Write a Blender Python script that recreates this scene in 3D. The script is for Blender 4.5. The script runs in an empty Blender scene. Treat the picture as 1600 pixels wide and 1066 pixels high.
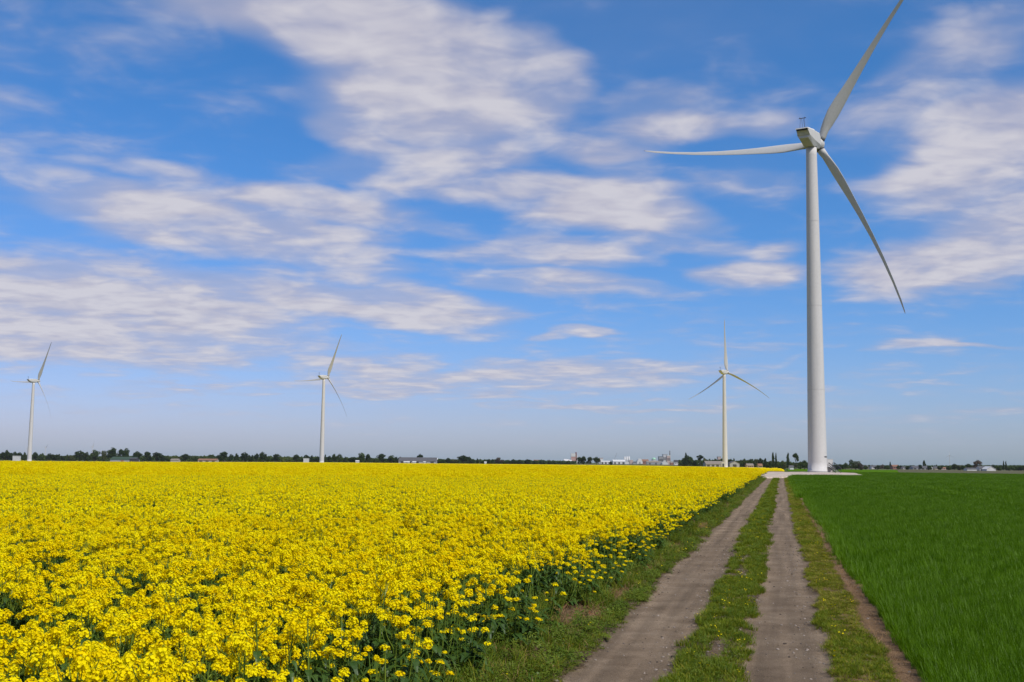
import bpy, math, random
import numpy as np
from math import sin, cos, tan, pi, radians, atan, atan2, sqrt
from mathutils import Vector, Matrix, Euler

rnd = random.Random(7)
nrs = np.random.RandomState(11)
sc = bpy.context.scene
COL = sc.collection

# ------------------------------------------------------------------ survey of the place
FPX, CAMH = 1750.0, 2.1                      # focal length in photo pixels, eye height
PITCH, ROLL = atan(188.2 / FPX), 0.0095
Rm = np.array(Matrix.Rotation(pi / 2 + PITCH, 3, 'X') @ Matrix.Rotation(ROLL, 3, 'Z'))
def ray(px, py): return Rm @ np.array([(px - 800) / FPX, -(py - 533) / FPX, -1.0])
def ground(px, py, z=0.0):
    d = ray(px, py); return np.array([0, 0, CAMH]) + d * ((z - CAMH) / d[2])
def at_depth(px, D):                         # ground spot at map distance D on a bearing
    d = ray(px, 724); return (d[0] / d[1] * D, D)
def height_at(px, py, D):                    # height above ground of something D metres off
    d = ray(px, py); return CAMH + d[2] / d[1] * D
def fall(x, y):                              # the land falls away a little towards the far fields
    x = np.asarray(x, float); y = np.asarray(y, float); d = np.hypot(x, y); t = np.clip((d - 230) / 560, 0, 1); t = t * t * (3 - 2 * t)
    b = x / np.maximum(np.abs(y), 1); q = np.clip((np.abs(b + .04) - .10) / .26, 0, 1); q = q * q * (3 - 2 * q)
    return -t * (1.0 + 1.25 * q)
TA = radians(13.5)                           # bearing of the track
TC, TS = cos(TA), sin(TA)
def uv2xy(u, v): return (u * TS + v * TC, u * TC - v * TS)
def xy2uv(x, y): return (x * TS + y * TC, x * TC - y * TS)

# ------------------------------------------------------------------ noise (numpy)
_perm = np.random.RandomState(3).rand(256, 256)
def vnoise(x, y):
    x = np.asarray(x, float); y = np.asarray(y, float)
    xi = np.floor(x).astype(int); yi = np.floor(y).astype(int)
    fx = x - xi; fy = y - yi
    fx = fx * fx * (3 - 2 * fx); fy = fy * fy * (3 - 2 * fy)
    g = lambda a, b: _perm[a & 255, b & 255]
    return (g(xi, yi) * (1 - fx) + g(xi + 1, yi) * fx) * (1 - fy) + (g(xi, yi + 1) * (1 - fx) + g(xi + 1, yi + 1) * fx) * fy
def fbm(x, y, o=4):
    s = 0; a = .5; t = 0
    for i in range(o):
        s = s + a * vnoise(x * 2 ** i + 17 * i, y * 2 ** i + 9 * i); t += a; a *= .5
    return s / t

# ------------------------------------------------------------------ mesh building
class MB:
    def __init__(s): s.v = []; s.f = []; s.m = []
    def quad(s, a, b, c, d, m=0):
        n = len(s.v); s.v += [tuple(a), tuple(b), tuple(c), tuple(d)]; s.f.append((n, n + 1, n + 2, n + 3)); s.m.append(m)
    def poly(s, pts, m=0):
        n = len(s.v); s.v += [tuple(p) for p in pts]; s.f.append(tuple(range(n, n + len(pts)))); s.m.append(m)
    def rings(s, rings, m=0, cap=True):
        n = len(s.v); k = len(rings[0])
        for r in rings: s.v += [tuple(p) for p in r]
        for i in range(len(rings) - 1):
            for j in range(k):
                a = n + i * k + j; b = n + i * k + (j + 1) % k
                s.f.append((a, b, b + k, a + k)); s.m.append(m)
        if cap:
            s.f.append(tuple(n + j for j in reversed(range(k)))); s.m.append(m)
            e = n + (len(rings) - 1) * k
            s.f.append(tuple(e + j for j in range(k))); s.m.append(m)
    def tube(s, path, radii, seg=6, m=0, cap=True):
        path = [Vector(p) for p in path]; R = []
        for i, p in enumerate(path):
            d = (path[min(i + 1, len(path) - 1)] - path[max(i - 1, 0)]).normalized()
            a = d.cross(Vector((0, 0, 1)) if abs(d.z) < .9 else Vector((1, 0, 0))).normalized(); b = d.cross(a)
            r = radii[i] if isinstance(radii, (list, tuple)) else radii
            R.append([p + a * (r * cos(2 * pi * j / seg)) + b * (r * sin(2 * pi * j / seg)) for j in range(seg)])
        s.rings(R, m, cap)
    def box(s, x0, x1, y0, y1, z0, z1, m=0):
        s.rings([[(x0, y0, z0), (x1, y0, z0), (x1, y1, z0), (x0, y1, z0)], [(x0, y0, z1), (x1, y0, z1), (x1, y1, z1), (x0, y1, z1)]], m)
    def mesh(s, name, mats, smooth=False):
        me = bpy.data.meshes.new(name); me.from_pydata(s.v, [], s.f)
        for m in mats: me.materials.append(m)
        me.polygons.foreach_set('material_index', s.m)
        if smooth: me.polygons.foreach_set('use_smooth', [True] * len(s.f))
        me.update(); return me
    def build(s, name, mats, parent=None, smooth=False):
        if not isinstance(mats, (list, tuple)): mats = [mats]
        o = bpy.data.objects.new(name, s.mesh(name, mats, smooth)); COL.objects.link(o)
        if parent: o.parent = parent
        return o

def tag(o, label=None, cat=None, group=None, kind=None):
    if label: o['label'] = label
    if cat: o['category'] = cat
    if group: o['group'] = group
    if kind: o['kind'] = kind
    return o
def empty(name, loc=(0, 0, 0), rz=0):
    o = bpy.data.objects.new(name, None); COL.objects.link(o); o.location = loc; o.rotation_euler = (0, 0, rz); o.empty_display_size = .2
    return o
def children(o): return KIDS.get(o.name, [])
KIDS = {}
def copy_tree(o, kids):                      # a thing with its parts (kids = [(part, [sub-parts])])
    c = o.copy(); COL.objects.link(c)
    out = []
    for p, subs in kids:
        q = p.copy(); COL.objects.link(q); q.parent = c; ss = []
        for s_ in subs:
            t = s_.copy(); COL.objects.link(t); t.parent = q; ss.append(t)
        out.append((q, ss))
    return c, out

def grid_mesh(name, X, Y, Z, mats, attrs=None, smooth=True, mask=None):
    n, m = X.shape
    co = np.stack([X, Y, Z], -1).reshape(-1, 3)
    idx = np.arange(n * m).reshape(n, m)
    q = np.stack([idx[:-1, :-1], idx[1:, :-1], idx[1:, 1:], idx[:-1, 1:]], -1)
    if mask is not None: q = q[mask]
    q = q.reshape(-1, 4)
    me = bpy.data.meshes.new(name)
    me.vertices.add(len(co)); me.vertices.foreach_set('co', co.ravel())
    me.loops.add(q.size); me.loops.foreach_set('vertex_index', q.ravel())
    me.polygons.add(len(q)); me.polygons.foreach_set('loop_start', np.arange(len(q)) * 4)
    me.polygons.foreach_set('use_smooth', [smooth] * len(q))
    for a, val in (attrs or {}).items():
        at = me.attributes.new(a, 'FLOAT', 'POINT'); at.data.foreach_set('value', np.asarray(val, np.float32).ravel())
    for mt in mats: me.materials.append(mt)
    me.update(calc_edges=True)
    if me.polygons and me.polygons[0].normal.z < 0: me.flip_normals()
    return me

# ------------------------------------------------------------------ materials
def newmat(name):
    m = bpy.data.materials.new(name); m.use_nodes = True
    nt = m.node_tree; nt.nodes.clear()
    return m, nt, nt.nodes.new('ShaderNodeOutputMaterial')
def N(nt, t, **kw):
    n = nt.nodes.new(t)
    for k, v in kw.items():
        if k.startswith('i_'):
            key = k[2:]; n.inputs[int(key) if key.isdigit() else key.replace('_', ' ')].default_value = v
        else: setattr(n, k, v)
    return n
def L(nt, a, b): nt.links.new(a, b)
def c4(c): return (c[0], c[1], c[2], 1)
def ramp(nt, fac, stops):
    r = nt.nodes.new('ShaderNodeValToRGB'); e = r.color_ramp.elements
    while len(e) < len(stops): e.new(.5)
    for i, (p, c) in enumerate(stops): e[i].position = p; e[i].color = c4(c)
    L(nt, fac, r.inputs[0]); return r.outputs[0]
def noise(nt, scale, detail=4, rough=.55, coord='Object', vscale=None):
    tc = nt.nodes.new('ShaderNodeTexCoord'); out = tc.outputs[coord]
    if vscale:
        mp = N(nt, 'ShaderNodeMapping'); mp.inputs['Scale'].default_value = vscale; L(nt, out, mp.inputs[0]); out = mp.outputs[0]
    n = N(nt, 'ShaderNodeTexNoise'); n.inputs['Scale'].default_value = scale; n.inputs['Detail'].default_value = detail; n.inputs['Roughness'].default_value = rough
    L(nt, out, n.inputs['Vector']); return n.outputs['Fac']
def solid(name, c, rough=.6, spec=.3, metal=0, var=.12, scale=3, bump=0, c2=None):
    m, nt, out = newmat(name); p = N(nt, 'ShaderNodeBsdfPrincipled')
    f = noise(nt, scale)
    lo = tuple(x * (1 - var) for x in c); hi = c2 or tuple(min(1, x * (1 + var)) for x in c)
    L(nt, ramp(nt, f, [(.3, lo), (.7, hi)]), p.inputs['Base Color'])
    p.inputs['Roughness'].default_value = rough; p.inputs['Specular IOR Level'].default_value = spec; p.inputs['Metallic'].default_value = metal
    if bump:
        b = N(nt, 'ShaderNodeBump'); b.inputs['Strength'].default_value = bump; b.inputs['Distance'].default_value = .02
        L(nt, noise(nt, scale * 8), b.inputs['Height']); L(nt, b.outputs[0], p.inputs['Normal'])
    L(nt, p.outputs[0], out.inputs[0]); return m
def leafmat(name, c1, c2, trans=.35, scale=None, gloss=.0):
    """leaf or petal: diffuse with light coming through; the tint differs from plant to plant"""
    m, nt, out = newmat(name)
    oi = nt.nodes.new('ShaderNodeObjectInfo')
    f = oi.outputs['Random']
    if scale:
        nn = noise(nt, scale, 2); mx = N(nt, 'ShaderNodeMath', operation='ADD'); L(nt, f, mx.inputs[0]); L(nt, nn, mx.inputs[1])
        hf = N(nt, 'ShaderNodeMath', operation='MULTIPLY'); hf.inputs[1].default_value = .5; L(nt, mx.outputs[0], hf.inputs[0]); f = hf.outputs[0]
    col = ramp(nt, f, [(.15, c1), (.85, c2)])
    d = N(nt, 'ShaderNodeBsdfDiffuse'); t = N(nt, 'ShaderNodeBsdfTranslucent'); x = N(nt, 'ShaderNodeMixShader'); x.inputs[0].default_value = trans
    L(nt, col, d.inputs[0]); L(nt, col, t.inputs[0]); L(nt, d.outputs[0], x.inputs[1]); L(nt, t.outputs[0], x.inputs[2])
    o = x.outputs[0]
    if gloss:
        g = N(nt, 'ShaderNodeBsdfGlossy'); g.inputs['Roughness'].default_value = .45; g.inputs[0].default_value = (.8, .8, .8, 1)
        y = N(nt, 'ShaderNodeMixShader'); y.inputs[0].default_value = gloss; L(nt, o, y.inputs[1]); L(nt, g.outputs[0], y.inputs[2]); o = y.outputs[0]
    L(nt, o, out.inputs[0]); return m

M = {}
M['petal'] = leafmat('rape_petal', (.88, .69, .003), (.92, .79, .006), .34)
M['bud'] = leafmat('rape_bud', (.30, .34, .02), (.42, .44, .03), .2)
M['stem'] = leafmat('rape_stem', (.11, .18, .018), (.18, .25, .025), .2, gloss=.03)
M['leaf'] = leafmat('rape_leaf', (.040, .085, .014), (.065, .125, .018), .30, gloss=.03)
M['wheat'] = leafmat('wheat_leaf', (.074, .165, .001), (.108, .218, .003), .42, gloss=.012)
M['grass'] = leafmat('grass_blade', (.095, .150, .007), (.165, .215, .012), .38, gloss=.01)
M['grass_y'] = leafmat('dry_grass_blade', (.18, .19, .018), (.28, .25, .035), .3)
M['weed'] = leafmat('weed_leaf', (.075, .125, .012), (.15, .20, .02), .3, gloss=.02)
M['straw'] = leafmat('straw', (.22, .13, .06), (.36, .24, .12), .2)
M['deadleaf'] = leafmat('dead_leaf', (.22, .10, .05), (.38, .22, .12), .2)

def paint(name, base=(.74, .73, .70)):
    m, nt, out = newmat(name); p = N(nt, 'ShaderNodeBsdfPrincipled')
    f = noise(nt, .25, 5, .6, vscale=(4, 4, .25)); g = noise(nt, 2.2, 5, .6)
    a = N(nt, 'ShaderNodeMath', operation='ADD'); L(nt, f, a.inputs[0]); L(nt, g, a.inputs[1])
    h = N(nt, 'ShaderNodeMath', operation='MULTIPLY'); h.inputs[1].default_value = .5; L(nt, a.outputs[0], h.inputs[0])
    L(nt, ramp(nt, h.outputs[0], [(.3, tuple(x * .86 for x in base)), (.62, base)]), p.inputs['Base Color'])
    p.inputs['Roughness'].default_value = .6; p.inputs['Specular IOR Level'].default_value = .15
    L(nt, p.outputs[0], out.inputs[0]); return m
M['tower'] = paint('turbine_paint', (.555, .54, .52))
M['blade'] = paint('blade_gelcoat', (.50, .495, .475))
M['nacelle'] = paint('nacelle_shell', (.53, .525, .50))
M['hood'] = paint('roof_hood_paint', (.72, .71, .69))  # lighter than the shell: sunlight on the roof lip put into the colour
M['dark'] = solid('dark_vent', (.02, .02, .022), .7, var=.2)
M['galv'] = solid('galvanised_steel', (.42, .42, .42), .45, .5, .6)
M['rail'] = solid('grey_handrail', (.05, .05, .052), .6)
M['seam'] = solid('flange_grey', (.43, .42, .41), .55)

def ground_material():
    m, nt, out = newmat('open_fields'); p = N(nt, 'ShaderNodeBsdfPrincipled')
    a = ramp(nt, noise(nt, .0035, 2, .5), [(.38, (.05, .085, .018)), (.48, (.09, .12, .03)), (.52, (.14, .12, .07)), (.62, (.06, .10, .02))])
    b = noise(nt, .25, 6, .65)
    mx = N(nt, 'ShaderNodeMix', data_type='RGBA', blend_type='MULTIPLY'); mx.inputs[0].default_value = .6
    L(nt, a, mx.inputs[6]); L(nt, ramp(nt, b, [(.25, (.5, .5, .5)), (.75, (1, 1, 1))]), mx.inputs[7])
    L(nt, mx.outputs[2], p.inputs['Base Color']); p.inputs['Roughness'].default_value = .95; p.inputs['Specular IOR Level'].default_value = .1
    L(nt, p.outputs[0], out.inputs[0]); return m
M['ground'] = ground_material()

def track_material():
    m, nt, out = newmat('track_earth'); p = N(nt, 'ShaderNodeBsdfPrincipled')
    at = N(nt, 'ShaderNodeAttribute'); at.attribute_name = 'rut'
    gr = N(nt, 'ShaderNodeAttribute'); gr.attribute_name = 'dry'
    n1 = noise(nt, 1.3, 6, .65, vscale=(1, 1, 1)); n2 = noise(nt, 26, 5, .7); n3 = noise(nt, 95, 3, .6)
    rutc = ramp(nt, n1, [(.30, (.155, .115, .076)), (.5, (.225, .172, .118)), (.72, (.300, .238, .168))])
    soil = ramp(nt, n2, [(.3, (.075, .052, .030)), (.55, (.13, .095, .055)), (.75, (.20, .15, .09))])
    dryc = ramp(nt, n2, [(.3, (.16, .095, .05)), (.7, (.30, .20, .115))])
    e1 = N(nt, 'ShaderNodeMix', data_type='RGBA'); L(nt, gr.outputs['Fac'], e1.inputs[0]); L(nt, soil, e1.inputs[6]); L(nt, dryc, e1.inputs[7])
    ad = N(nt, 'ShaderNodeMath', operation='MULTIPLY_ADD'); ad.inputs[1].default_value = .5; L(nt, n2, ad.inputs[0])
    su = N(nt, 'ShaderNodeMath', operation='ADD'); su.inputs[1].default_value = -.25; L(nt, at.outputs['Fac'], su.inputs[0]); L(nt, su.outputs[0], ad.inputs[2])
    mr = N(nt, 'ShaderNodeMapRange', interpolation_type='SMOOTHSTEP'); mr.inputs[1].default_value = .35; mr.inputs[2].default_value = .65; L(nt, ad.outputs[0], mr.inputs[0])
    mx = N(nt, 'ShaderNodeMix', data_type='RGBA'); L(nt, mr.outputs[0], mx.inputs[0]); L(nt, e1.outputs[2], mx.inputs[6]); L(nt, rutc, mx.inputs[7])
    fine = N(nt, 'ShaderNodeMix', data_type='RGBA', blend_type='MULTIPLY'); fine.inputs[0].default_value = .75
    L(nt, mx.outputs[2], fine.inputs[6]); L(nt, ramp(nt, n3, [(.32, (.45, .43, .41)), (.50, (.95, .95, .95)), (.66, (1.25, 1.23, 1.2))]), fine.inputs[7])
    f2 = N(nt, 'ShaderNodeMix', data_type='RGBA', blend_type='MULTIPLY'); f2.inputs[0].default_value = .6
    L(nt, fine.outputs[2], f2.inputs[6]); L(nt, ramp(nt, n2, [(.3, (.7, .68, .66)), (.65, (1.1, 1.1, 1.1))]), f2.inputs[7])
    tcn = nt.nodes.new('ShaderNodeTexCoord'); mpn = N(nt, 'ShaderNodeMapping'); mpr = N(nt, 'ShaderNodeMapping'); mpr.inputs['Rotation'].default_value = (0, 0, TA); mpn.inputs['Scale'].default_value = (4.5, .12, 1); L(nt, tcn.outputs['Object'], mpr.inputs[0]); L(nt, mpr.outputs[0], mpn.inputs[0])
    ns = N(nt, 'ShaderNodeTexNoise'); ns.inputs['Scale'].default_value = 1.0; ns.inputs['Detail'].default_value = 4; L(nt, mpn.outputs[0], ns.inputs['Vector'])
    f3 = N(nt, 'ShaderNodeMix', data_type='RGBA', blend_type='MULTIPLY'); f3.inputs[0].default_value = 1
    L(nt, f2.outputs[2], f3.inputs[6]); L(nt, ramp(nt, ns.outputs['Fac'], [(.32, (.74, .72, .70)), (.66, (1.22, 1.18, 1.14))]), f3.inputs[7]); f2 = f3
    L(nt, f2.outputs[2], p.inputs['Base Color']); p.inputs['Roughness'].default_value = .95; p.inputs['Specular IOR Level'].default_value = .1
    b = N(nt, 'ShaderNodeBump'); b.inputs['Strength'].default_value = .7; b.inputs['Distance'].default_value = .03
    s3 = N(nt, 'ShaderNodeMath', operation='ADD'); L(nt, n2, s3.inputs[0]); L(nt, n3, s3.inputs[1]); L(nt, s3.outputs[0], b.inputs['Height']); L(nt, b.outputs[0], p.inputs['Normal'])
    L(nt, p.outputs[0], out.inputs[0]); return m
M['track'] = track_material()
M['pad'] = solid('limestone_chippings', (.47, .39, .31), .95, .1, var=.35, scale=.7, bump=.3)
M['concrete'] = solid('foundation_concrete', (.42, .39, .35), .9, .1, var=.2, scale=2)
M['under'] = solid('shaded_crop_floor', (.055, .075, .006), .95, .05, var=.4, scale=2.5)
M['wheatfloor'] = solid('wheat_floor', (.035, .082, .003), .95, .05, var=.3, scale=3)
def canopy_material():
    m, nt, out = newmat('far_rape_canopy'); d = N(nt, 'ShaderNodeBsdfDiffuse')
    L(nt, ramp(nt, noise(nt, 5.0, 5, .75), [(.28, (.10, .12, .012)), (.40, (.50, .38, .003)), (.6, (.82, .63, .003))]), d.inputs[0])
    L(nt, d.outputs[0], out.inputs[0]); return m
M['canopy'] = canopy_material()
def farwheat_material():
    m, nt, out = newmat('far_wheat_canopy'); d = N(nt, 'ShaderNodeBsdfDiffuse')
    a = noise(nt, .02, 3, .5); b = noise(nt, 3.0, 5, .7)
    s = N(nt, 'ShaderNodeMath', operation='ADD'); L(nt, a, s.inputs[0]); L(nt, b, s.inputs[1])
    h = N(nt, 'ShaderNodeMath', operation='MULTIPLY'); h.inputs[1].default_value = .5; L(nt, s.outputs[0], h.inputs[0])
    L(nt, ramp(nt, h.outputs[0], [(.3, (.050, .116, .001)), (.7, (.090, .188, .004))]), d.inputs[0])
    L(nt, d.outputs[0], out.inputs[0]); return m
M['farwheat'] = farwheat_material()

# ------------------------------------------------------------------ camera, sun, sky
cam = bpy.data.cameras.new('camera'); co = bpy.data.objects.new('camera', cam); COL.objects.link(co)
cam.sensor_width = 36; cam.lens = FPX / 1600 * 36; cam.clip_end = 40000; cam.clip_start = .05
co.location = (0, 0, CAMH); co.rotation_euler = (Matrix.Rotation(pi / 2 + PITCH, 3, 'X') @ Matrix.Rotation(ROLL, 3, 'Z')).to_euler()
sc.camera = co
sc.view_settings.view_transform = 'Standard'; sc.view_settings.look = 'None'; sc.view_settings.exposure = 0; sc.view_settings.gamma = 1
SUN_AZ, SUN_EL = radians(138), radians(48)   # compass bearing measured from the view direction, clockwise
sd = bpy.data.lights.new('sun', 'SUN'); sd.energy = 4.0; sd.angle = radians(.53); sd.color = (1, .955, .88)
so = bpy.data.objects.new('sun', sd); COL.objects.link(so)
to_sun = Vector((sin(SUN_AZ) * cos(SUN_EL), cos(SUN_AZ) * cos(SUN_EL), sin(SUN_EL)))
so.rotation_euler = to_sun.to_track_quat('Z', 'Y').to_euler(); so.location = (0, 0, 300)

def build_world():
    w = bpy.data.worlds.new('World'); sc.world = w; w.use_nodes = True
    nt = w.node_tree; nt.nodes.clear(); out = N(nt, 'ShaderNodeOutputWorld')
    sky = N(nt, 'ShaderNodeTexSky', sky_type='NISHITA', sun_disc=False)
    sky.sun_elevation = SUN_EL; sky.sun_rotation = SUN_AZ; sky.altitude = 0; sky.air_density = SKY_AIR; sky.dust_density = SKY_DUST; sky.ozone_density = SKY_OZONE
    hs = N(nt, 'ShaderNodeHueSaturation'); hs.inputs['Saturation'].default_value = SKY_SAT; hs.inputs['Value'].default_value = SKY_VAL
    L(nt, sky.outputs[0], hs.inputs['Color'])
    bg = N(nt, 'ShaderNodeBackground'); bg.inputs[1].default_value = SKY_STR;     tc = N(nt, 'ShaderNodeTexCoord'); sep = N(nt, 'ShaderNodeSeparateXYZ'); L(nt, tc.outputs['Generated'], sep.inputs[0])
    def math(op, a, b=None, c=None):
        n = N(nt, 'ShaderNodeMath', operation=op)
        for i, q in enumerate((a, b, c)):
            if q is None: continue
            if isinstance(q, (int, float)): n.inputs[i].default_value = q
            else: L(nt, q, n.inputs[i])
        return n.outputs[0]
    sp = N(nt, 'ShaderNodeSeparateColor'); L(nt, hs.outputs[0], sp.inputs[0]); cb = N(nt, 'ShaderNodeCombineColor')
    for i, (gain, gam) in enumerate(((1.17, 1.40), (.90, .89), (1.52, .97))):    # the camera's colour response
        L(nt, math('MULTIPLY', math('POWER', math('MULTIPLY', sp.outputs[i], SKY_STR), gam), gain / SKY_STR), cb.inputs[i])
    L(nt, cb.outputs[0], bg.inputs[0])
    X, Y, Z = sep.outputs
    zc = math('MAXIMUM', Z, .012)
    den = math('ADD', zc, .11)
    P = N(nt, 'ShaderNodeCombineXYZ'); L(nt, math('DIVIDE', X, den), P.inputs[0]); L(nt, math('DIVIDE', Y, den), P.inputs[1])   # spot on the cloud layer
    yy = math('MAXIMUM', Y, .15)
    Q = N(nt, 'ShaderNodeCombineXYZ'); L(nt, math('DIVIDE', X, yy), Q.inputs[0]); L(nt, math('DIVIDE', Z, yy), Q.inputs[1])     # bearing and elevation
    def nz(vec, scale, detail, rough, vs=(1, 1, 1), off=(0, 0, 0), dist=0):
        mp = N(nt, 'ShaderNodeMapping'); mp.inputs['Scale'].default_value = vs; mp.inputs['Location'].default_value = off; L(nt, vec, mp.inputs[0])
        n = N(nt, 'ShaderNodeTexNoise'); n.inputs['Scale'].default_value = scale; n.inputs['Detail'].default_value = detail; n.inputs['Roughness'].default_value = rough; n.inputs['Distortion'].default_value = dist
        L(nt, mp.outputs[0], n.inputs['Vector']); return n
    # ragged outlines: bend the bearing/elevation coordinates before measuring the cloud banks
    wn = nz(P.outputs[0], 2.0, 3, .5)
    ws = N(nt, 'ShaderNodeVectorMath', operation='SUBTRACT'); L(nt, wn.outputs['Color'], ws.inputs[0]); ws.inputs[1].default_value = (.5, .5, .5)
    wm = N(nt, 'ShaderNodeVectorMath', operation='MULTIPLY'); L(nt, ws.outputs[0], wm.inputs[0]); wm.inputs[1].default_value = (.14, .05, 0)
    WQ = N(nt, 'ShaderNodeVectorMath', operation='ADD'); L(nt, Q.outputs[0], WQ.inputs[0]); L(nt, wm.outputs[0], WQ.inputs[1])
    total = None
    for (px, py, rx, ry, ang, amp) in CLOUDS:
        d = ray(px, py); u, v = d[0] / d[1], d[2] / d[1]
        mp = N(nt, 'ShaderNodeMapping', vector_type='TEXTURE'); mp.inputs['Location'].default_value = (u, v, 0)
        mp.inputs['Rotation'].default_value = (0, 0, radians(ang)); mp.inputs['Scale'].default_value = (rx / FPX, ry / FPX, 1)
        L(nt, WQ.outputs[0], mp.inputs[0])
        le = N(nt, 'ShaderNodeVectorMath', operation='LENGTH'); L(nt, mp.outputs[0], le.inputs[0])
        mr = N(nt, 'ShaderNodeMapRange', interpolation_type='SMOOTHERSTEP'); mr.inputs[1].default_value = 1.45; mr.inputs[2].default_value = .25
        mr.inputs[3].default_value = 0; mr.inputs[4].default_value = amp; L(nt, le.outputs['Value'], mr.inputs[0])
        total = mr.outputs[0] if total is None else math('SMOOTH_MAX', total, mr.outputs[0], .25)
    back = math('MULTIPLY', math('LESS_THAN', Y, .15), .62)          # the sky behind is as cloudy
    total = math('MAXIMUM', total, back)
    n1 = nz(P.outputs[0], 1.7, 4, .5, (1, 1.0, 1), (3.1, .4, 0), .1).outputs['Fac']       # billows
    n2 = nz(P.outputs[0], 4.2, 4, .5, (1, .95, 1), (7, 2, 0), .4).outputs['Fac']          # ripples in rows
    n3 = nz(P.outputs[0], 11, 3, .5, (.8, 1.1, 1), (2, 5, 0), .5).outputs['Fac']
    det = math('ADD', math('ADD', math('MULTIPLY', n1, .40), math('MULTIPLY', n3, .12)), math('MULTIPLY', n2, .48))
    dens = math('ADD', math('MULTIPLY', total, 1.08), math('MULTIPLY', math('SUBTRACT', det, .5), 3.7))
    mr = N(nt, 'ShaderNodeMapRange', interpolation_type='SMOOTHSTEP'); mr.inputs[1].default_value = .0; mr.inputs[2].default_value = 1.30; L(nt, dens, mr.inputs[0])
    veil = N(nt, 'ShaderNodeMapRange', interpolation_type='SMOOTHSTEP'); veil.inputs[1].default_value = .45; veil.inputs[2].default_value = .72; veil.inputs[4].default_value = .13
    L(nt, nz(P.outputs[0], .55, 5, .6, (1, .8, 1), (1, 9, 0)).outputs['Fac'], veil.inputs[0])
    thin = N(nt, 'ShaderNodeMapRange', interpolation_type='SMOOTHSTEP'); thin.inputs[1].default_value = .12; thin.inputs[2].default_value = 1.15; thin.inputs[4].default_value = .74
    L(nt, math('ADD', total, math('MULTIPLY', math('SUBTRACT', n1, .5), .9)), thin.inputs[0])
    cover = math('SMOOTH_MAX', math('SMOOTH_MAX', math('MULTIPLY', mr.outputs[0], .93), thin.outputs[0], .15), veil.outputs[0], .1)
    fade = N(nt, 'ShaderNodeMapRange', interpolation_type='SMOOTHSTEP'); fade.inputs[1].default_value = .0; fade.inputs[2].default_value = .06; L(nt, Z, fade.inputs[0])
    cover = math('MULTIPLY', cover, fade.outputs[0])
    ccol = ramp(nt, math('ADD', math('MULTIPLY', dens, .20), math('ADD', math('MULTIPLY', n2, .45), math('MULTIPLY', n3, .35))), [(.30, (.46, .475, .62)), (.52, (.56, .545, .66)), (.74, (.76, .735, .79))])
    bg2 = N(nt, 'ShaderNodeBackground'); bg2.inputs[1].default_value = CLOUD_STR; L(nt, ccol, bg2.inputs[0])
    mx = N(nt, 'ShaderNodeMixShader'); L(nt, cover, mx.inputs[0]); L(nt, bg.outputs[0], mx.inputs[1]); L(nt, bg2.outputs[0], mx.inputs[2])
    L(nt, mx.outputs[0], out.inputs[0])
    w.cycles.sampling_method = 'MANUAL'; w.cycles.sample_map_resolution = 512
SKY_AIR, SKY_DUST, SKY_OZONE, SKY_SAT, SKY_VAL, SKY_STR, CLOUD_STR = 1.0, .6, 2.5, 1.15, 1.0, .085, .86
# cloud banks: (photo bearing x, photo elevation y, half width, half height, tilt, weight)
CLOUDS = [(400, 0, 240, 60, -8, .95), (620, 60, 300, 110, -16, 1.05), (660, 170, 260, 85, -5, 1.1), (850, 130, 80, 110, 0, .75), (540, 205, 140, 40, -25, .9), (720, 245, 150, 30, 5, .85),
          (100, 490, 480, 105, -2, 1.1), (250, 335, 300, 60, -8, .95), (480, 390, 240, 60, -8, .95), (560, 470, 290, 50, -6, 1.0), (480, 320, 220, 42, -8, .75), (300, 545, 380, 34, 0, .8), (250, 270, 200, 30, -6, .5),
          (965, 330, 190, 50, -4, 1.15), (820, 295, 150, 38, -6, .75), (1050, 190, 140, 42, 0, .75), (940, 230, 130, 34, 0, .7), (1190, 190, 90, 34, 10, .65), (650, 275, 240, 36, -5, .62), (690, 350, 120, 25, -8, .5), (1180, 300, 120, 45, 0, .5), (1000, 150, 160, 30, 10, .5),
          (1570, 230, 260, 115, 25, .98), (1500, 400, 220, 62, 12, .95), (1590, 340, 170, 90, 10, .95), (1530, 70, 230, 90, 25, .62), (1380, 180, 140, 60, 25, .45),
          (760, 585, 400, 34, 0, .85), (1160, 428, 105, 28, 4, 1.0), (1180, 390, 90, 17, 4, .8), (870, 400, 180, 30, -3, .78), (860, 440, 200, 22, -3, .68), (1050, 385, 130, 24, -3, .65), (960, 455, 140, 14, -3, .6),
          (1470, 537, 130, 11, 0, .75), (900, 524, 75, 9, 0, .75), (930, 638, 280, 9, 0, .65), (1180, 550, 130, 14, 0, .45), (1560, 640, 120, 9, 0, .45), (300, 612, 200, 7, 0, .5)]
build_world()

# ------------------------------------------------------------------ ground and track
def make_ground():
    rs = np.concatenate([[0], np.geomspace(8, 6800, 110)]); th = np.linspace(0, 2 * pi, 97)
    Rr, T = np.meshgrid(rs, th, indexing='ij')
    o = bpy.data.objects.new('ground', grid_mesh('ground', Rr * np.sin(T), Rr * np.cos(T), fall(Rr * np.sin(T), Rr * np.cos(T)) - .06 - .25 * (Rr > 240), [M['ground']])); COL.objects.link(o)
    tag(o, kind='structure')
make_ground()

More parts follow.
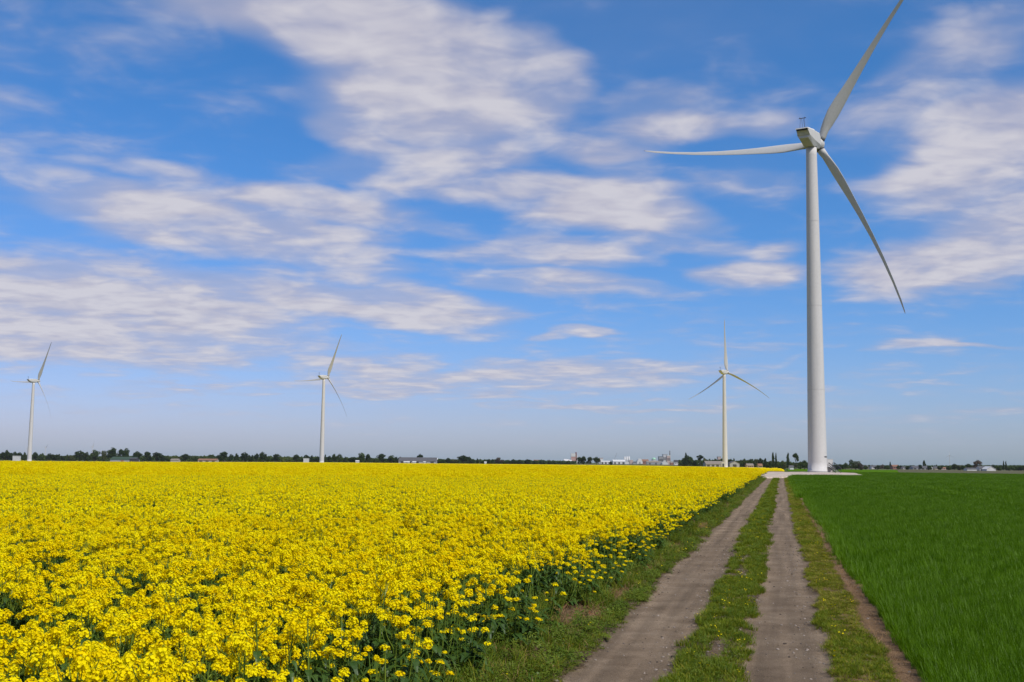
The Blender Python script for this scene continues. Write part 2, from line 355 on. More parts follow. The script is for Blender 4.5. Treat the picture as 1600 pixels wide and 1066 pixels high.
def sm(x, a, b): t = np.clip((x - a) / (b - a), 0, 1); return t * t * (3 - 2 * t)
def edge_v(u): return -2.72 + .0105 * np.clip(u - 12, 0, 40) + .0012 * np.clip(u - 52, 0, 200)       # where the rape crop stops
def rut_mask(u, v):
    n = (fbm(u * 1.1, v * 2.2) - .5) * .34 + (fbm(u * .25 + 40, v * .3) - .5) * .25 + (fbm(u * 5, v * 5) - .5) * .16
    Lr = sm(v + n, -2.20, -2.01) * (1 - sm(v + n, -1.22, -1.03))
    Rr = sm(v + n, -.52, -.33) * (1 - sm(v + n, .36, .53))
    return np.maximum(Lr, Rr)
def median_bare(u, v):                                              # worn patches along the grass ridge
    c = np.exp(-((v + .72) / .2) ** 2)
    return np.clip(sm(fbm(u * .55 + 5, v * 1.2 + 3), .44, .62) * c * 1.1 * (u < 26) + sm(fbm(u * .9, v * 2.5 + 8), .6, .72) * .8, 0, 1) * (v > -1.25) * (v < -.3)
def track_z(u, v):
    r = rut_mask(u, v)
    z = .05 - .045 * r + (fbm(u * 2.5, v * 2.5) - .5) * .03 + .05 * sm(-v, 2.2, 3.0) + .02 * np.exp(-((v + .75) / .25) ** 2)
    return z
def make_track():
    us = np.concatenate([np.arange(3, 24, .05), np.geomspace(24, 330, 330)]); vs = np.concatenate([np.arange(-4.2, 1.9, .055)])
    U, V = np.meshgrid(us, vs, indexing='ij')
    X, Y = uv2xy(U, V)
    dry = np.maximum(sm(fbm(U * .5 + 3, V * .9), .45, .6) * sm(V, -2.9, -2.6) * (1 - sm(V, -2.45, -2.2)), sm(V, .95, 1.06))
    dry = np.maximum(dry, .6 * (V > .5))
    o = bpy.data.objects.new('farm_track', grid_mesh('farm_track', X, Y, track_z(U, V) + fall(X, Y), [M['track']], {'rut': np.maximum(rut_mask(U, V), median_bare(U, V) * .45), 'dry': dry})); COL.objects.link(o)
    tag(o, kind='structure')
make_track()

def in_poly(x, y, poly):
    r = np.zeros(np.shape(x), bool); n = len(poly)
    for i in range(n):
        x1, y1 = poly[i]; x2, y2 = poly[(i + 1) % n]
        c = ((y1 > y) != (y2 > y)) & (x < (x2 - x1) * (y - y1) / (y2 - y1 + 1e-9) + x1); r ^= c
    return r
PAD = [tuple(ground(x, y)[:2]) for x, y in ((1180, 748), (1206, 747.6), (1230, 747), (1240, 744.6), (1290, 744.4), (1328, 745.2), (1352, 744.6), (1338, 740.6), (1300, 739.3), (1255, 738.6), (1195, 738.8))]
def make_pad():
    b = MB(); cx = sum(p[0] for p in PAD) / len(PAD); cy = sum(p[1] for p in PAD) / len(PAD)
    big = [(x, y, -.05) for x, y in PAD]; top = [(cx + (x - cx) * .985, cy + (y - cy) * .985, .22) for x, y in PAD]
    b.rings([big, top]); o = b.build('gravel_pad', M['pad']); tag(o, kind='structure')
make_pad()

# ------------------------------------------------------------------ scatter (crops, grass, stones: nobody could count them)
def points_object(name, xyz, rot, scl, idx):
    me = bpy.data.meshes.new(name); me.vertices.add(len(xyz)); me.vertices.foreach_set('co', np.asarray(xyz, np.float32).ravel())
    for a, t, k, val in (('rot', 'FLOAT_VECTOR', 'vector', rot), ('scl', 'FLOAT_VECTOR', 'vector', scl)):
        at = me.attributes.new(a, t, 'POINT'); at.data.foreach_set(k, np.asarray(val, np.float32).ravel())
    at = me.attributes.new('idx', 'INT', 'POINT'); at.data.foreach_set('value', np.asarray(idx, np.int32))
    return bpy.data.objects.new(name, me)          # only read by the geometry nodes, never placed in the scene
def scatter(obj, sets):
    """instances of the source meshes on each set of points, joined with the object's own mesh"""
    ng = bpy.data.node_groups.new(obj.name + '_growth', 'GeometryNodeTree')
    ng.interface.new_socket('Geometry', in_out='INPUT', socket_type='NodeSocketGeometry'); ng.interface.new_socket('Geometry', in_out='OUTPUT', socket_type='NodeSocketGeometry')
    gi = ng.nodes.new('NodeGroupInput'); go = ng.nodes.new('NodeGroupOutput'); jn = ng.nodes.new('GeometryNodeJoinGeometry')
    ng.links.new(gi.outputs[0], jn.inputs[0])
    for k, (meshes, xyz, rot, scl) in enumerate(sets):
        if len(xyz) == 0: continue
        src = bpy.data.collections.new('%s_source_%d' % (obj.name, k))
        for i, me in enumerate(meshes):
            src.objects.link(bpy.data.objects.new('%s_%d_%02d' % (obj.name, k, i), me))
        po = points_object('%s_points_%d' % (obj.name, k), xyz, rot, scl, nrs.randint(0, len(meshes), len(xyz)))
        oi = ng.nodes.new('GeometryNodeObjectInfo'); oi.inputs['Object'].default_value = po
        ci = ng.nodes.new('GeometryNodeCollectionInfo'); ci.inputs['Collection'].default_value = src; ci.inputs['Separate Children'].default_value = True; ci.inputs['Reset Children'].default_value = True
        ip = ng.nodes.new('GeometryNodeInstanceOnPoints'); ip.inputs['Pick Instance'].default_value = True
        ng.links.new(oi.outputs['Geometry'], ip.inputs['Points']); ng.links.new(ci.outputs[0], ip.inputs['Instance'])
        def attr(nm, t):
            n = ng.nodes.new('GeometryNodeInputNamedAttribute'); n.data_type = t; n.inputs['Name'].default_value = nm; return n.outputs['Attribute']
        ng.links.new(attr('idx', 'INT'), ip.inputs['Instance Index'])
        er = ng.nodes.new('FunctionNodeEulerToRotation'); ng.links.new(attr('rot', 'FLOAT_VECTOR'), er.inputs[0]); ng.links.new(er.outputs[0], ip.inputs['Rotation'])
        ng.links.new(attr('scl', 'FLOAT_VECTOR'), ip.inputs['Scale'])
        ng.links.new(ip.outputs[0], jn.inputs[0])
    ng.links.new(jn.outputs[0], go.inputs[0])
    md = obj.modifiers.new('growth', 'NODES'); md.node_group = ng

def jitter(u0, u1, v0, v1, step):
    """jittered grid in track coordinates"""
    nu = max(1, int((u1 - u0) / step)); nv = max(1, int((v1 - v0) / step))
    U, V = np.meshgrid(np.arange(nu) * step + u0, np.arange(nv) * step + v0, indexing='ij')
    U = U.ravel() + nrs.uniform(0, step, U.size); V = V.ravel() + nrs.uniform(0, step, V.size)
    return U, V
def in_view(x, y, near=0, far=1e9, margin=2.5):
    d = np.hypot(x, y)
    return (d >= near) & (d < far) & (x > -.475 * y - margin) & (x < .475 * y + margin) & (y > 2.0)
def rs_for(n, lean=.12, s=(.85, 1.15), sz=None):
    rot = np.stack([nrs.normal(0, lean, n), nrs.normal(0, lean, n), nrs.uniform(0, 2 * pi, n)], -1)
    a = nrs.uniform(s[0], s[1], n)
    return rot, np.stack([a, a, a if sz is None else a * sz], -1)

# ---- grass and leaf tufts
def blade(b, r, base, h, w, ang, bend, m=0, seg=3):
    d = Vector((cos(ang), sin(ang), 0)); s_ = Vector((-sin(ang), cos(ang), 0)); pts = []
    for i in range(seg + 1):
        t = i / seg; p = Vector(base) + Vector((0, 0, h * (t - .25 * bend * t * t))) + d * (h * bend * t * t)
        ww = w * (1 - t ** 1.6) * .5 + .0006
        pts.append((p - s_ * ww, p + s_ * ww))
    n = len(b.v)
    for a, c in pts: b.v += [tuple(a), tuple(c)]
    for i in range(seg):
        k = n + 2 * i; b.f.append((k, k + 1, k + 3, k + 2)); b.m.append(m)
def tuft(seed, n, rad, h, w, bend=(.2, .7), mats=('grass',), weights=None, seg=3):
    r = random.Random(seed); b = MB()
    for i in range(n):
        a = r.uniform(0, 2 * pi); q = rad * sqrt(r.random())
        blade(b, r, (q * cos(a), q * sin(a), -.01), h * r.uniform(.55, 1.1), w * r.uniform(.7, 1.2), a + r.uniform(-1.2, 1.2), r.uniform(*bend), r.choices(range(len(mats)), weights)[0] if weights else 0, seg)
    return b.mesh('tuft', [M[x] for x in mats])
def leafquad(b, c, d, up, ln, w, m=0, droop=.3):
    d = Vector(d).normalized(); s_ = d.cross(Vector(up)).normalized(); c = Vector(c)
    p1 = c + d * ln * .45; p2 = c + d * ln + Vector((0, 0, -droop * ln))
    n = len(b.v)
    b.v += [tuple(c - s_ * w * .2), tuple(c + s_ * w * .2), tuple(p1 + s_ * w * .55), tuple(p1 - s_ * w * .55), tuple(p2 + s_ * w * .12), tuple(p2 - s_ * w * .12)]
    b.f += [(n, n + 1, n + 2, n + 3), (n + 3, n + 2, n + 4, n + 5)]; b.m += [m, m]
def weed(seed, n, rad, h, size):
    r = random.Random(seed); b = MB()
    for i in range(n):
        a = r.uniform(0, 2 * pi); q = rad * sqrt(r.random()); z = h * r.uniform(.1, 1)
        leafquad(b, (q * cos(a), q * sin(a), z), (cos(a + r.uniform(-1, 1)), sin(a + r.uniform(-1, 1)), r.uniform(-.2, .7)), (0, 0, 1), size * r.uniform(.6, 1.3), size * .5 * r.uniform(.6, 1.2), 0)
    for i in range(6):
        a = r.uniform(0, 2 * pi); q = rad * .6 * r.random()
        b.tube([(q * .3 * cos(a), q * .3 * sin(a), 0), (q * cos(a), q * sin(a), h * r.uniform(.6, 1.05))], .0025, 3, 1)
    return b.mesh('weed', [M['weed'], M['stem']])

short_grass = [tuft(100 + i, 34, .07, .075, .006, (.3, 1.0), ('grass', 'grass_y'), (8, 2)) for i in range(4)]
dry_grass = [tuft(120 + i, 40, .08, .06, .005, (.4, 1.2), ('grass', 'grass_y', 'straw'), (4, 5, 1)) for i in range(4)]
tall_grass = [tuft(140 + i, 30, .09, .24, .007, (.3, .9), ('grass', 'grass_y', 'straw'), (8, 2, .7)) for i in range(4)]
weeds = [weed(160 + i, 46, .12, .17, .05) for i in range(4)]
straws = [tuft(180 + i, 16, .09, .07, .004, (.8, 2.2), ('straw',)) for i in range(3)]

def speck_mesh(seed):
    r = random.Random(seed); b = MB()
    for i in range(3):
        p = Vector((r.uniform(-.05, .05), r.uniform(-.05, .05), r.uniform(0, .03))); h = .009
        for k in range(3):
            d = Vector((cos(k * 1.05), sin(k * 1.05), r.uniform(-.2, .2))); s_ = Vector((-d.y, d.x, 0)) * h * .5; b.quad(p - d * h - s_, p - d * h + s_, p + d * h + s_, p + d * h - s_)
    return b.mesh('small_flower', [M['petal']])
specks = [speck_mesh(i) for i in range(3)]
def dead_leaf_mesh(seed):
    r = random.Random(seed); b = MB()
    for i in range(3):
        a = r.uniform(0, 6.3); leafquad(b, (r.uniform(-.06, .06), r.uniform(-.06, .06), .01), (cos(a), sin(a), .35), (0, 0, 1), .11, .07, 0, -.2)
    return b.mesh('dead_leaf', [M['deadleaf']])
dead_leaves = [dead_leaf_mesh(i) for i in range(3)]

def keep(U, V, prob): return nrs.rand(U.size) < prob
def place(U, V, h=0):
    x, y = uv2xy(U, V); return np.stack([x, y, track_z(U, V) + h], -1)
def sel(U, V, m): return U[m], V[m]

def verge_sets():
    A = []
    # left verge: rank weeds and grass beside the crop, lower towards the rut
    for (u0, u1, st, sc_) in ((4, 26, .085, 1.0), (26, 70, .14, 1.35), (70, 175, .30, 2.0)):
        U, V = jitter(u0, u1, -3.3, -1.9, st); x, y = uv2xy(U, V)
        rut = rut_mask(U, V); dryp = sm(fbm(U * .5 + 3, V * .9), .46, .6) * (V < -2.35) * (V > -2.95)
        rut = rut + .35 * (fbm(U * 3.3 + 9, V * 3.3) - .5); ok = in_view(x, y) & (nrs.rand(U.size) > sm(rut, .05, .6)) & (nrs.rand(U.size) > dryp * .9) & (nrs.rand(U.size) < .45 + .8 * sm(fbm(U * 1.8 + 51, V * 2.2), .3, .55))
        U, V = sel(U, V, ok); pick = nrs.rand(U.size); rank = sm(-V, 2.0, 2.75); patch = fbm(U * .7 + 20, V * 1.4)
        ht = (.45 + .75 * rank) * (.6 + .9 * patch)
        for meshes, m, s0 in ((weeds, pick < .34 + .2 * (patch > .5), .75), (tall_grass, (pick > .54) & (pick < .54 + .26 * rank + .05), .8), (short_grass, pick > .80 - .2 * (1 - rank), 1.15)):
            m = m & (pick >= 0); n = m.sum(); rot, scl = rs_for(n, .15, (.7 * sc_ * s0, 1.25 * sc_ * s0)); scl[:, 2] *= ht[m] / sqrt(sc_); A.append((meshes, place(U[m], V[m]), rot, scl))
    # straw and fallen leaves under the crop edge
    U, V = jitter(4, 40, -3.2, -2.1, .10); x, y = uv2xy(U, V); dryp = sm(fbm(U * .5 + 3, V * .9), .42, .58) * (V < -2.3)
    ok = in_view(x, y) & keep(U, V, dryp * .8 + .04) & (rut_mask(U, V) < .2); U, V = sel(U, V, ok); rot, scl = rs_for(len(U), .3, (.6, 1.3)); A.append((straws, place(U, V), rot, scl))
    U, V = jitter(4, 30, -3.2, -2.5, .22); x, y = uv2xy(U, V); ok = in_view(x, y) & keep(U, V, .35); U, V = sel(U, V, ok); rot, scl = rs_for(len(U), .4, (.4, .9)); A.append((dead_leaves, place(U, V), rot, scl))
    # grass ridge between the ruts
    for (u0, u1, st, sc_) in ((4, 26, .055, 1.0), (26, 70, .10, 1.6), (70, 168, .22, 2.4)):
        U, V = jitter(u0, u1, -1.35, -.22, st); x, y = uv2xy(U, V)
        rm = rut_mask(U, V) + .35 * (fbm(U * 3.3 + 9, V * 3.3) - .5); ok = in_view(x, y) & (nrs.rand(U.size) > sm(rm, .05, .62)) & (nrs.rand(U.size) > median_bare(U, V) * .97) & (nrs.rand(U.size) < .25 + 1.1 * sm(fbm(U * 2.1 + 31, V * 2.6), .28, .58))
        U, V = sel(U, V, ok); rot, scl = rs_for(len(U), .15, (.7 * sc_, 1.2 * sc_)); scl[:, 2] *= (.5 + 1.0 * fbm(U * .9, V * 2)) / sc_ ** .7; pk = nrs.rand(len(U)) < .12
        P = place(U, V); A.append((short_grass, P[~pk], rot[~pk], scl[~pk])); A.append((weeds, P[pk], rot[pk], scl[pk] * np.array([.45, .45, .5])))
    # thin yellowing grass on the wheat side
    for (u0, u1, st, sc_) in ((4, 26, .06, 1.0), (26, 70, .10, 1.6), (70, 168, .22, 2.4)):
        U, V = jitter(u0, u1, .38, 1.12, st * .8); x, y = uv2xy(U, V)
        ragg = (fbm(U * .9 + 60, V * 1.3) - .5) * .3
        rm = rut_mask(U, V) + .35 * (fbm(U * 3.3 + 9, V * 3.3) - .5); ok = in_view(x, y) & (nrs.rand(U.size) > sm(rm, .05, .62)) & (V + ragg < 1.0) & (nrs.rand(U.size) < .30 + .9 * sm(fbm(U * 2.1 + 31, V * 2.6), .28, .58))
        U, V = sel(U, V, ok); rot, scl = rs_for(len(U), .2, (.55 * sc_, .95 * sc_)); scl[:, 2] *= (.45 + .8 * fbm(U * .9, V * 2)) / sc_ ** .7; gg = nrs.rand(len(U)) < sm(fbm(U * .5 + 80, V), .42, .62) * .8
        P = place(U, V); A.append((dry_grass, P[~gg], rot[~gg], scl[~gg])); A.append((short_grass, P[gg], rot[gg], scl[gg]))
    U, V = jitter(4, 60, .98, 1.30, .13); x, y = uv2xy(U, V); ok = in_view(x, y) & keep(U, V, .45); U, V = sel(U, V, ok); rot, scl = rs_for(len(U), .4, (.5, 1.1)); A.append((straws, place(U, V), rot, scl))
    U, V = jitter(4, 45, -2.9, 1.1, .30); x, y = uv2xy(U, V); ok = in_view(x, y) & keep(U, V, .30) & (rut_mask(U, V) < .1); U, V = sel(U, V, ok); rot, scl = rs_for(len(U), .4, (.6, 1.2)); A.append((specks, place(U, V, .06), rot, scl))
    return A
def own_sheet(name):                                                   # an object that only carries scattered growth
    me = bpy.data.meshes.new(name); o = bpy.data.objects.new(name, me); COL.objects.link(o); return o
vg = own_sheet('verge_grass'); scatter(vg, verge_sets())
tag(vg, 'low grass and weeds growing along the track verges and between the two wheel ruts', 'grass', kind='stuff')

# loose stones on the track
M['stone'] = leafmat('flint', (.075, .06, .05), (.30, .255, .215), 0)
def stone_mesh(seed):
    r = random.Random(seed); b = MB(); R = []
    for z, q in ((-.3, .7), (.1, 1), (.45, .75), (.6, .3)):
        R.append([(q * cos(t * pi / 3.5) * r.uniform(.8, 1.2), q * .75 * sin(t * pi / 3.5) * r.uniform(.8, 1.2), z * r.uniform(.8, 1.2)) for t in range(7)])
    b.rings(R); return b.mesh('stone', [M['stone']])
def stones():
    st = [stone_mesh(i) for i in range(5)]; U, V = jitter(4, 60, -2.3, 1.3, .065); x, y = uv2xy(U, V)
    r = rut_mask(U, V); side = np.exp(-((V - .25) / .18) ** 2) + np.exp(-((V + 1.25) / .15) ** 2) + median_bare(U, V) * 1.2 + .6 * np.exp(-((V + 2.0) / .12) ** 2)
    ok = in_view(x, y) & keep(U, V, np.clip((.10 + .40 * side), 0, .6) * (U < 30) + .05 * (U >= 30)); U, V = sel(U, V, ok); n = len(U)
    rot, scl = rs_for(n, .3, (1, 1)); s_ = .004 + .019 * nrs.rand(n) ** 6 + .006 * (U / 60); scl = scl * s_[:, None]
    return [(st, place(U, V), rot, scl)]
sg = own_sheet('track_gravel'); scatter(sg, stones()); tag(sg, 'loose flint stones and chippings lying on the brown track', 'gravel', kind='stuff')

# ------------------------------------------------------------------ oilseed rape
def flower_head(b, c, r, rad, n, m=0, mb=1, psize=.0185, axis=(0, 0, 1)):
    c = Vector(c); k = len(b.v); q = rad * .60                        # the packed heart of the head
    b.rings([[(c.x + q * w * cos(j * pi / 3), c.y + q * w * sin(j * pi / 3), c.z + q * h) for j in range(6)] for h, w in ((-.75, .35), (-.1, .95), (.55, .75), (.95, .2))], m)
    for i in range(n):
        z = 1 - 1.45 * (i + .5) / n; a = i * 2.39996 + r.random(); q = sqrt(max(0, 1 - z * z))
        d = Vector((q * cos(a), q * sin(a), z)) + Vector((r.uniform(-.2, .2), r.uniform(-.2, .2), r.uniform(-.2, .2)))
        p = c + Vector((d.x * rad, d.y * rad, d.z * rad * .95)) * r.uniform(.85, 1.1)
        nrm = (d + Vector((0, 0, .35)) + Vector((r.uniform(-.5, .5), r.uniform(-.5, .5), r.uniform(-.5, .5)))).normalized()
        t = nrm.cross(Vector((r.random() - .5, r.random() - .5, r.random() - .5))).normalized(); s_ = nrm.cross(t)
        h = psize * .5 * r.uniform(.8, 1.15); w = h * .52; cup = nrm * h * .35
        b.quad(p - t * h - s_ * w + cup, p - t * h + s_ * w + cup, p + t * h * .0 + s_ * w, p + t * h * .0 - s_ * w, m)
        b.quad(p + t * h - s_ * w + cup, p + t * h + s_ * w + cup, p + s_ * w, p - s_ * w, m)
        b.quad(p - s_ * h - t * w + cup, p - s_ * h + t * w + cup, p + t * w, p - t * w, m)
        b.quad(p + s_ * h - t * w + cup, p + s_ * h + t * w + cup, p + t * w, p - t * w, m)
    for i in range(5):
        a = r.uniform(0, 6.3); p = c + Vector((cos(a) * rad * .3, sin(a) * rad * .3, rad * r.uniform(.75, 1.05)))
        b.tube([p, p + Vector((0, 0, .007))], [.003, .0012], 4, mb)
def rape_leaf(b, base, ang, ln, m):
    d = Vector((cos(ang), sin(ang), 0)); s_ = Vector((-sin(ang), cos(ang), 0)); n = len(b.v); seg = 5
    for i in range(seg + 1):
        t = i / seg; p = Vector(base) + d * ln * t + Vector((0, 0, ln * (.55 * t - .95 * t * t)))
        w = ln * (.045 + .15 * sin(pi * min(1, t * 1.05) ** .8)) * (1 + .25 * (i % 2)); dz = Vector((0, 0, w * .25))
        b.v += [tuple(p - s_ * w + dz), tuple(p), tuple(p + s_ * w + dz)]
    for i in range(seg):
        k = n + 3 * i; b.f += [(k, k + 1, k + 4, k + 3), (k + 1, k + 2, k + 5, k + 4)]; b.m += [m, m]
def rape_plant(seed, edge=False):
    """returns stem, foliage, [flower heads] as mesh builders; about 0.78 m tall"""
    r = random.Random(seed); stem, fol, heads = MB(), MB(), []
    H = r.uniform(.70, .82); bx, by = r.uniform(-.06, .06), r.uniform(-.06, .06)
    path = [Vector((bx * t * t, by * t * t, H * t)) for t in (0, .3, .6, .85, 1)]
    stem.tube(path, [.008, .0072, .006, .0045, .0032], 4)
    tips = [path[-1]]
    for i in range(r.randint(0, 2) if edge else r.randint(3, 5)):
        t = r.uniform(.25, .70) if edge else r.uniform(.40, .85); k = Vector((bx * t * t, by * t * t, H * t)); a = i * 2.4 + r.uniform(-.5, .5); ln = H * (r.uniform(.50, .95) if edge else r.uniform(.70, 1.06)) - k.z
        ln = max(ln, .12); out = r.uniform(.05, .17)
        mid = k + Vector((cos(a) * out * .6, sin(a) * out * .6, ln * .45)); e = k + Vector((cos(a) * out, sin(a) * out, ln)); stem.tube([k, mid, e], [.004, .003, .0022], 3); tips.append(e)
    for e in tips:
        h = MB(); rad = r.choice((.018, .025, .030, .035, .040)) * (.95 if edge else 1)
        flower_head(h, e, r, rad, int(10 + 800 * rad), psize=.0190); heads.append(h)
        for j in range(3):                                             # young pods and pedicels under the head
            a = r.uniform(0, 6.3); z0 = e - Vector((0, 0, r.uniform(.02, .1))); stem.tube([z0, z0 + Vector((cos(a) * .03, sin(a) * .03, .012))], .0012, 3)
    if edge:                                                           # flowerless side shoots
        for i in range(7):
            a = r.uniform(0, 6.3); q = r.uniform(.08, .2); stem.tube([(q * .3 * cos(a), q * .3 * sin(a), H * .1), (q * .7 * cos(a), q * .7 * sin(a), H * .4), (q * cos(a), q * sin(a), H * r.uniform(.5, .95))], [.005, .004, .0015], 3)
    for i in range(r.randint(20, 26) if edge else r.randint(13, 17)):
        z = H * r.uniform(.05, .74); rape_leaf(fol, (bx * .3, by * .3, z), i * 2.4 + r.uniform(-.4, .4), r.uniform(.12, .24) * (1.1 - .75 * z / H), 0)
    return stem, fol, heads
def merged(parts, name, mats):
    b = MB()
    for p, shift in parts:
        n = len(b.v); b.v += p.v; b.f += [tuple(i + n for i in f) for f in p.f]; b.m += [shift[q] for q in p.m]
    return b.mesh(name, mats)
PLANTS = [rape_plant(300 + i) for i in range(7)] + [rape_plant(350 + i, True) for i in range(5)]
full_plants = [merged([(s_, {0: 0}), (f_, {0: 1})] + [(h, {0: 2, 1: 3}) for h in hs], 'rape_plant', [M['stem'], M['leaf'], M['petal'], M['bud']]) for s_, f_, hs in PLANTS]
def light_plant(seed):
    r = random.Random(seed); b = MB(); H = .76
    b.tube([(0, 0, 0), (0, 0, H)], .005, 3, 0)
    for i in range(6):
        a = i * 2.4; q = .15 * sqrt(r.random()); z = H * r.uniform(.78, 1.06) - q * .4; e = Vector((q * cos(a), q * sin(a), z)); rad = r.choice((.022, .028, .034, .039))
        b.tube([(0, 0, H * .5), e], .003, 3, 0)
        for j in range(12):
            zz = 1 - 1.5 * (j + .5) / 12; an = j * 2.4 + i; qq = sqrt(max(0, 1 - zz * zz)); d = Vector((qq * cos(an), qq * sin(an), zz))
            nrm = (d + Vector((r.gauss(0, .3), r.gauss(0, .3), r.gauss(.1, .3)))).normalized(); t = nrm.cross(Vector((r.random(), r.random(), r.random() - .5))).normalized(); s_ = nrm.cross(t); p = e + d * rad; h = rad * .42
            b.quad(p - t * h - s_ * h, p - t * h + s_ * h, p + t * h + s_ * h, p + t * h - s_ * h, 2)
    for i in range(8):
        a = i * 2.4; z = H * r.uniform(.15, .7); leafquad(b, (0, 0, z), (cos(a), sin(a), .4), (0, 0, 1), .2, .1, 1)
    return b.mesh('light_rape', [M['stem'], M['leaf'], M['petal']])
light_plants = [light_plant(400 + i) for i in range(5)]
def rape_patch(seed):
    r = random.Random(seed); b = MB()
    for i in range(100):
        if i % 5 == 0: gx, gy, gz = r.uniform(-.65, .65), r.uniform(-.65, .65), .74 + r.gauss(0, .09)
        x, y = gx + r.gauss(0, .07), gy + r.gauss(0, .07); e = Vector((x, y, gz + r.gauss(0, .025))); rad = r.uniform(.026, .044)
        for j in range(6):
            d = Vector((r.gauss(0, 1), r.gauss(0, 1), r.gauss(.5, 1))).normalized(); t = d.cross(Vector((r.random(), r.random(), r.random() - .5))).normalized(); s_ = d.cross(t); p = e + d * rad; h = rad * .62
            b.quad(p - t * h - s_ * h, p - t * h + s_ * h, p + t * h + s_ * h, p + t * h - s_ * h, 1)
        if i % 3 == 0:
            a = r.uniform(0, 6.3); leafquad(b, (x, y, .45), (cos(a), sin(a), .5), (0, 0, 1), .25, .13, 0)
    return b.mesh('rape_patch', [M['leaf'], M['petal']])
patches = [rape_patch(500 + i) for i in range(5)]

# field outlines on the map
GAP = [tuple(ground(x, y, .8)[:2]) for x, y in ((1197, 733.4), (1110, 730.9), (1000, 729.3), (870, 727.6), (600, 724.2), (300, 720.9), (-60, 717.2))]
def field1(x, y):
    u, v = xy2uv(x, y)
    g = np.interp(x, [p[0] for p in GAP[::-1]], [p[1] for p in GAP[::-1]])
    rounding = 3.0 * sm(u, 170, 290) ** 2
    return (v < edge_v(u) - rounding) & (y < g) & (u > 2)
def crop_height(x, y):
    return .86 + .30 * fbm(x * .11, y * .11, 3) + .22 * (fbm(x * .9, y * .9, 2) - .5) + .16 * (vnoise(x * 3.1, y * 3.1) - .5) + nrs.normal(0, .05, np.shape(x))
def rape_points(near, far, step, margin=2.5, full=False):
    U, V = jitter(2, min(far + 2, 320), -far * .80 - 4, -2.6, step) if far < 60 else jitter(near * .7, far + 2, -far * .68 - 4, -2.6, step)
    x, y = uv2xy(U, V); ok = in_view(x, y, near, far, margin) & field1(x, y)
    x, y, U, V = x[ok], y[ok], U[ok], V[ok]
    gap = sm(fbm(x * .55 + 11, y * .55 + 5, 3), .58, .72) * .75 + sm(fbm(x * 1.9 + 71, y * 1.9 + 5, 2), .54, .72) * .62
    d_in = edge_v(U) - V
    ok = (nrs.rand(x.size) > gap) & (nrs.rand(x.size) < .55 + .45 * sm(d_in, .0, .45))
    x, y, d_in = x[ok], y[ok], d_in[ok]; n = len(x)
    hz = crop_height(x, y) * (.50 + .50 * sm(d_in + nrs.normal(0, .18, n), -.1, .75)) * nrs.uniform(.86, 1.08, n); rot, scl = rs_for(n, .07, (.88, 1.12), hz)
    out = .14 * (1 - sm(d_in, 0, .5))                                  # edge plants lean out over the verge
    rot2 = rot.copy(); rot2[:, 2] = nrs.uniform(-.5, .5, n); rot2[:, 1] += out; m = out > .03; rot[m] = rot2[m]
    zz = np.where(d_in < 1.0, .09, .0)
    if full: return np.stack([x, y, zz + fall(x, y)], -1), rot, scl, nrs.rand(n) < 1.0 - 1.1 * sm(d_in, .15, .7)
    return np.stack([x, y, zz + fall(x, y)], -1), rot, scl
near_pts, near_rot, near_scl, near_edge = rape_points(0, 27, .205, full=True)
order = np.argsort(np.hypot(near_pts[:, 0], near_pts[:, 1]))
# the nearest plants that stand in the picture are things of their own
vis = [i for i in order if near_pts[i, 0] > -.47 * near_pts[i, 1] - .1 and near_pts[i, 1] > 4.3]
singles = vis[:260]; rest = np.setdiff1d(np.arange(len(near_pts)), np.array(singles))
def make_single_plants():
    protos = []
    for k, (s_, f_, hs) in enumerate(PLANTS):
        protos.append((s_.mesh('stem', [M['stem']]), f_.mesh('foliage', [M['leaf']]), [h.mesh('flower_head', [M['petal'], M['bud']]) for h in hs]))
    roots = []
    for k, (sm_, fm, hm) in enumerate(protos):
        root = empty('rapeseed_plant'); tag(root, 'single yellow flowering rapeseed plant in the front of the crop, nearest the camera', 'plant', 'nearest rapeseed plants at the front of the yellow crop')
        kids = []
        for nm, me in [('stem', sm_), ('foliage', fm)] + [('flower_head', h) for h in hm]:
            o = bpy.data.objects.new(nm, me); COL.objects.link(o); o.parent = root; kids.append((o, []))
        roots.append((root, kids))
    used = set()
    for n, i in enumerate(singles):
        k = 7 + n % 5 if near_edge[i] else n % 7; r0, kids = roots[k]
        c = copy_tree(r0, kids)[0] if k in used else r0; used.add(k)
        c.location = near_pts[i]; c.rotation_euler = near_rot[i]; c.scale = near_scl[i]
    for k, (r0, kids) in enumerate(roots):
        if k not in used:
            for p, _ in kids: bpy.data.objects.remove(p)
            bpy.data.objects.remove(r0)
make_single_plants()

def rape_sheet():
    """dark floor of leaves under the near crop and the flowering surface of the crop farther off"""
    us = np.concatenate([np.arange(2, 40, .5), np.geomspace(40, 330, 60)])
    ts = np.concatenate([np.linspace(0, 12, 24), np.geomspace(12.5, 260, 60)])
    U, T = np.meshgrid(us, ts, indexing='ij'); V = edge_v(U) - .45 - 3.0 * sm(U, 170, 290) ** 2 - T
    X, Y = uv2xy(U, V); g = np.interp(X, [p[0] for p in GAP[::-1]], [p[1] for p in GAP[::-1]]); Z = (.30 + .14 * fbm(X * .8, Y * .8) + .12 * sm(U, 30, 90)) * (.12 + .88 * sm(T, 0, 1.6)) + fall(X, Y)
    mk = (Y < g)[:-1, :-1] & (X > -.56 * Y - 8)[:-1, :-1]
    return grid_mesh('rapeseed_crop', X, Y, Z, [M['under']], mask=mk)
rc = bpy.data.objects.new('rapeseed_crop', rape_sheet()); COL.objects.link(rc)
inner = rest[~near_edge[rest]]; outer = rest[near_edge[rest]]
